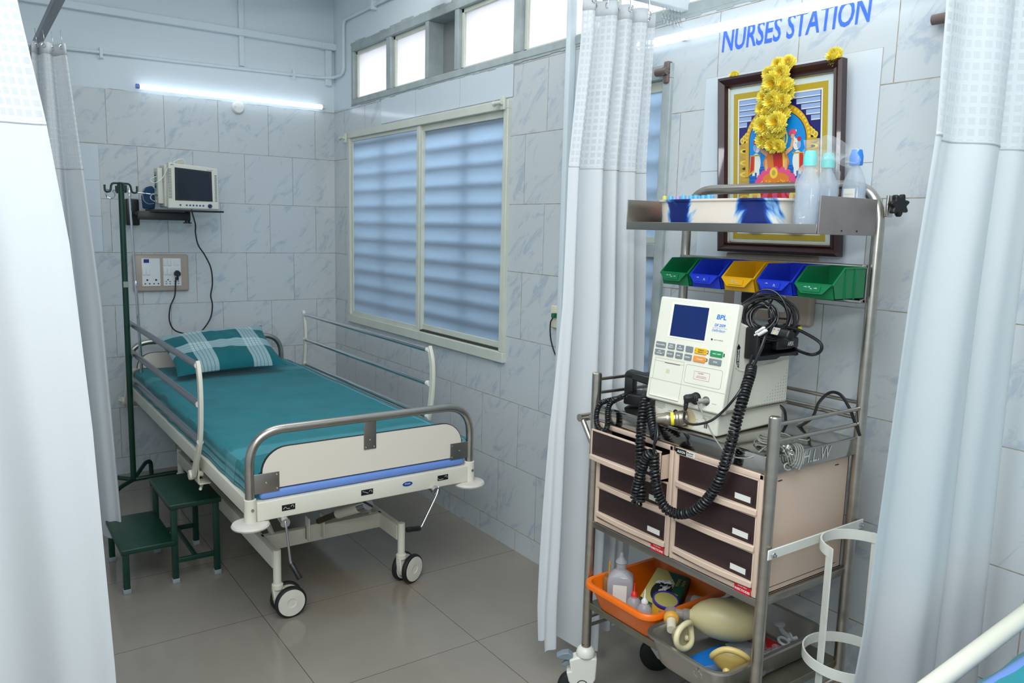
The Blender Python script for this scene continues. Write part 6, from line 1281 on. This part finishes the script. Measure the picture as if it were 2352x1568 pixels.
MB().lathe([(.0226, .018), (.0226, .052)], (1.79, 1.55, TZ + .026), (.25, -.95, .12), 24).build('paper_label', mat('worn_label', (176, 172, 164), .6), t)
tag(crumple('clear_bag', bagd, None, (1.79, 1.47, TZ + .002), .12, .07, .03, 17, solid=0), 'crumpled clear bag under the lying bottle in the orange tub', 'plastic bag')

# ---- steel instrument tray and its contents ----
sty = thing('steel_tray', 'dull steel instrument tray with a rubber resuscitator on the bottom shelf', 'tray', (1.68, 1.27, .354)); sm = mat('worn_tray_steel', (182, 178, 172), .34, .9, var=.15, vscale=9)
tubmesh(MB(), [(.38, .18, .035, .355), (.395, .20, .04, .364), (.432, .232, .04, .436), (.446, .246, .048, .438), (.450, .250, .048, .435), (.454, .254, .048, .436), (.452, .252, .048, .442), (.430, .230, .04, .440), (.392, .196, .032, .366), (.38, .18, .03, .359)], 1.690, 1.279, sy=1.1, oy=.012).build('tray_body', sm, sty)
MB().lathe([(.009, 0), (.009, .002), (.004, .002), (.004, 0)], [(1.478,1.232,0.4252)][0], (-1, 0, 0), 18).build('ring_plate', chrome, sty)
p0 = Vector([(1.472,1.226,0.4217)][0]); MB().tube([p0 + Vector((-.003, .013 * cos(a), -.008 + .009 * sin(a))) for a in [k * pi / 10 for k in range(20)]], .0009, 5, closed=True).build('wire_ring', chrome, sty)
am = thing('resuscitator_bag', 'cream rubber resuscitator bag with its mask lying in the steel tray', 'resuscitator', (1.67, 1.26, .36))
ac = Vector([(1.7,1.331,0.4495)][0]); ad_ = Vector((-.70, .71, .02)).normalized()
pr = [(.0, -.096), (.016, -.094), (.030, -.086), (.045, -.068), (.053, -.045), (.0575, -.015), (.0575, .015), (.052, .045), (.040, .072), (.026, .090), (.017, .097), (.014, .102)]
MB().lathe(pr, ac, ad_, 40).build('bag', ambu_m, am)
v0 = ac + ad_ * .098; clearp = plastic_clear('clear_valve', (206, 206, 196), .5, .12)
MB().lathe([(.0135, 0), (.0165, .004), (.0165, .018), (.0125, .022), (.0125, .042)], v0, ad_, 22).build('neck_tube', clearp, am)
vc = v0 + ad_ * .050 + Vector((-.004, 0, -.010)); mc = Vector([(1.56,1.348,0.4399)][0]); n_ = Vector((.245, -.75, .15)).normalized(); vd_ = (mc - n_ * .046 - vc).normalized()
MB().lathe([(.010, -.026), (.018, -.024), (.0195, -.018), (.0195, .004)], vc, vd_, 24).build('valve_housing', clearp, am); MB().lathe([(.0205, .002), (.0215, .005), (.0215, .016), (.018, .021), (.014, .022)], vc, vd_, 26).build('valve_collar', mat('amber_ring', (214, 160, 70), .35), am)
MB().lathe([(.0135, .020), (.0125, .060)], vc, vd_, 20).build('valve_outlet', mat('ivory_tube', (214, 206, 180), .4), am)
def mask_mb(c, M3, s=1.0):
    dome = MB(); cush = MB()
    def out(a): r = .042 + .010 * cos(a) + .004 * cos(2 * a); return r * cos(a) * 1.15, r * sin(a) * .92, .006 * cos(2 * a)
    def f(u, v):
        a = 2 * pi * u; x, y, z = out(a); k = 1 - v; rr = (.22 + .78 * (1 - v ** 1.5)); return tuple(c + M3 @ Vector((x * rr * s, y * rr * s, (z * k + .045 * v ** .8) * s)))
    dome.grid(f, 40, 12, close_u=True); cush.tube([c + M3 @ (Vector(out(2 * pi * i / 48)) * s) for i in range(48)], .0095 * s, 10, closed=True)
    neck = MB().lathe([(.0115 * s, .038 * s), (.012 * s, .055 * s), (.009 * s, .055 * s)], c, M3 @ Vector((0, 0, 1)), 18); return dome, cush, neck
M3 = (-n_).to_track_quat('Z', 'Y').to_matrix()
dm, cu, nk_ = mask_mb(mc, M3, .86); dm.build('mask_dome', maskp, am); cu.build('mask_cushion', mat('mask_cushion', (216, 206, 164), .35), am)
MB().lathe([(.008, 0), (.006, .008), (0, .008)], mc + M3 @ Vector((.0, -.012, .004)), -(M3 @ Vector((0, 0, 1))), 14).build('mask_port', mat('mask_cushion'), am)
ms = thing('breathing_mask', 'amber face mask lying upside down at the front of the steel tray', 'mask', (1.52, 1.19, .36)); mc2 = Vector([(1.575,1.225,0.4302)][0])
M3b = Vector((-.42, -.40, -.48)).to_track_quat('Z', 'Y').to_matrix() @ Matrix.Rotation(radians(0), 3, 'Z'); amb = plastic_clear('amber_mask', (214, 186, 104), .18, .25)
dm, cu, nk_ = mask_mb(mc2, M3b, .86); dm.build('mask_dome', amb, ms); cu.build('mask_cushion', mat('amber_cushion', (206, 182, 112), .35), ms); nk_.build('mask_neck', mat('amber_cushion'), ms)
tag(MB().rbox(1.525, 1.705, 1.205, 1.352, .3605, .3655, .002).build('blue_packet', mat('packet_blue', (20, 110, 190), .4, var=.06, vscale=60)), 'bright blue paper packet under the masks in the steel tray', 'packet')
tag(MB().rbox(1.72, 1.855, 1.205, 1.345, .3605, .3645, .001).build('printed_packet', mat('packet_white', (196, 202, 214), .4)), 'white printed packet with blue and red print at the back of the steel tray', 'packet')
tag(MB().rbox(1.785, 1.85, 1.25, 1.33, .3650, .3668, .001).build('red_packet', mat('packet_red', (196, 44, 44), .4)), 'red leaflet under the white airway pieces in the steel tray', 'packet')
tag(crumple('clear_bag', bagd, None, (1.67, 1.235, .370), .24, .075, .045, 31, Matrix.Rotation(radians(6), 3, 'Z'), 26, solid=0), 'long crumpled clear plastic bag across the steel tray', 'plastic bag')
aw = thing('airway', 'curved white plastic airway lying at the back of the steel tray', 'airway', (1.83, 1.27, .37)); wp = plastic_clear('airway_plastic', (216, 220, 222), .15)
ap = [(1.83,1.25,0.4358), (1.83,1.242,0.4226), (1.82,1.223,0.4212), (1.81,1.199,0.4261)]; MB().tube(cr(ap, 6), .007, 12).lathe([(.016, -.002), (.016, .002), (.007, .004)], ap[0], (0, 0, 1), 20).lathe([(.012, -.002), (.012, .002)], ap[-1], (1, -.5, .2), 20).build('airway_tube', wp, aw)
ar = thing('airway', 'smaller ring-ended white airway in front of the curved one in the steel tray', 'airway', (1.79, 1.22, .37)); c_ = Vector([(1.79,1.205,0.4166)][0]); MB().tube([c_ + Vector((.014 * cos(a), .014 * sin(a), .004 * sin(a))) for a in [k * pi / 10 for k in range(20)]], .004, 8, closed=True).tube([c_ + Vector((.014, -.002, 0)), c_ + Vector((.035, -.018, .008))], .006, 10).build('airway_ring', wp, ar)
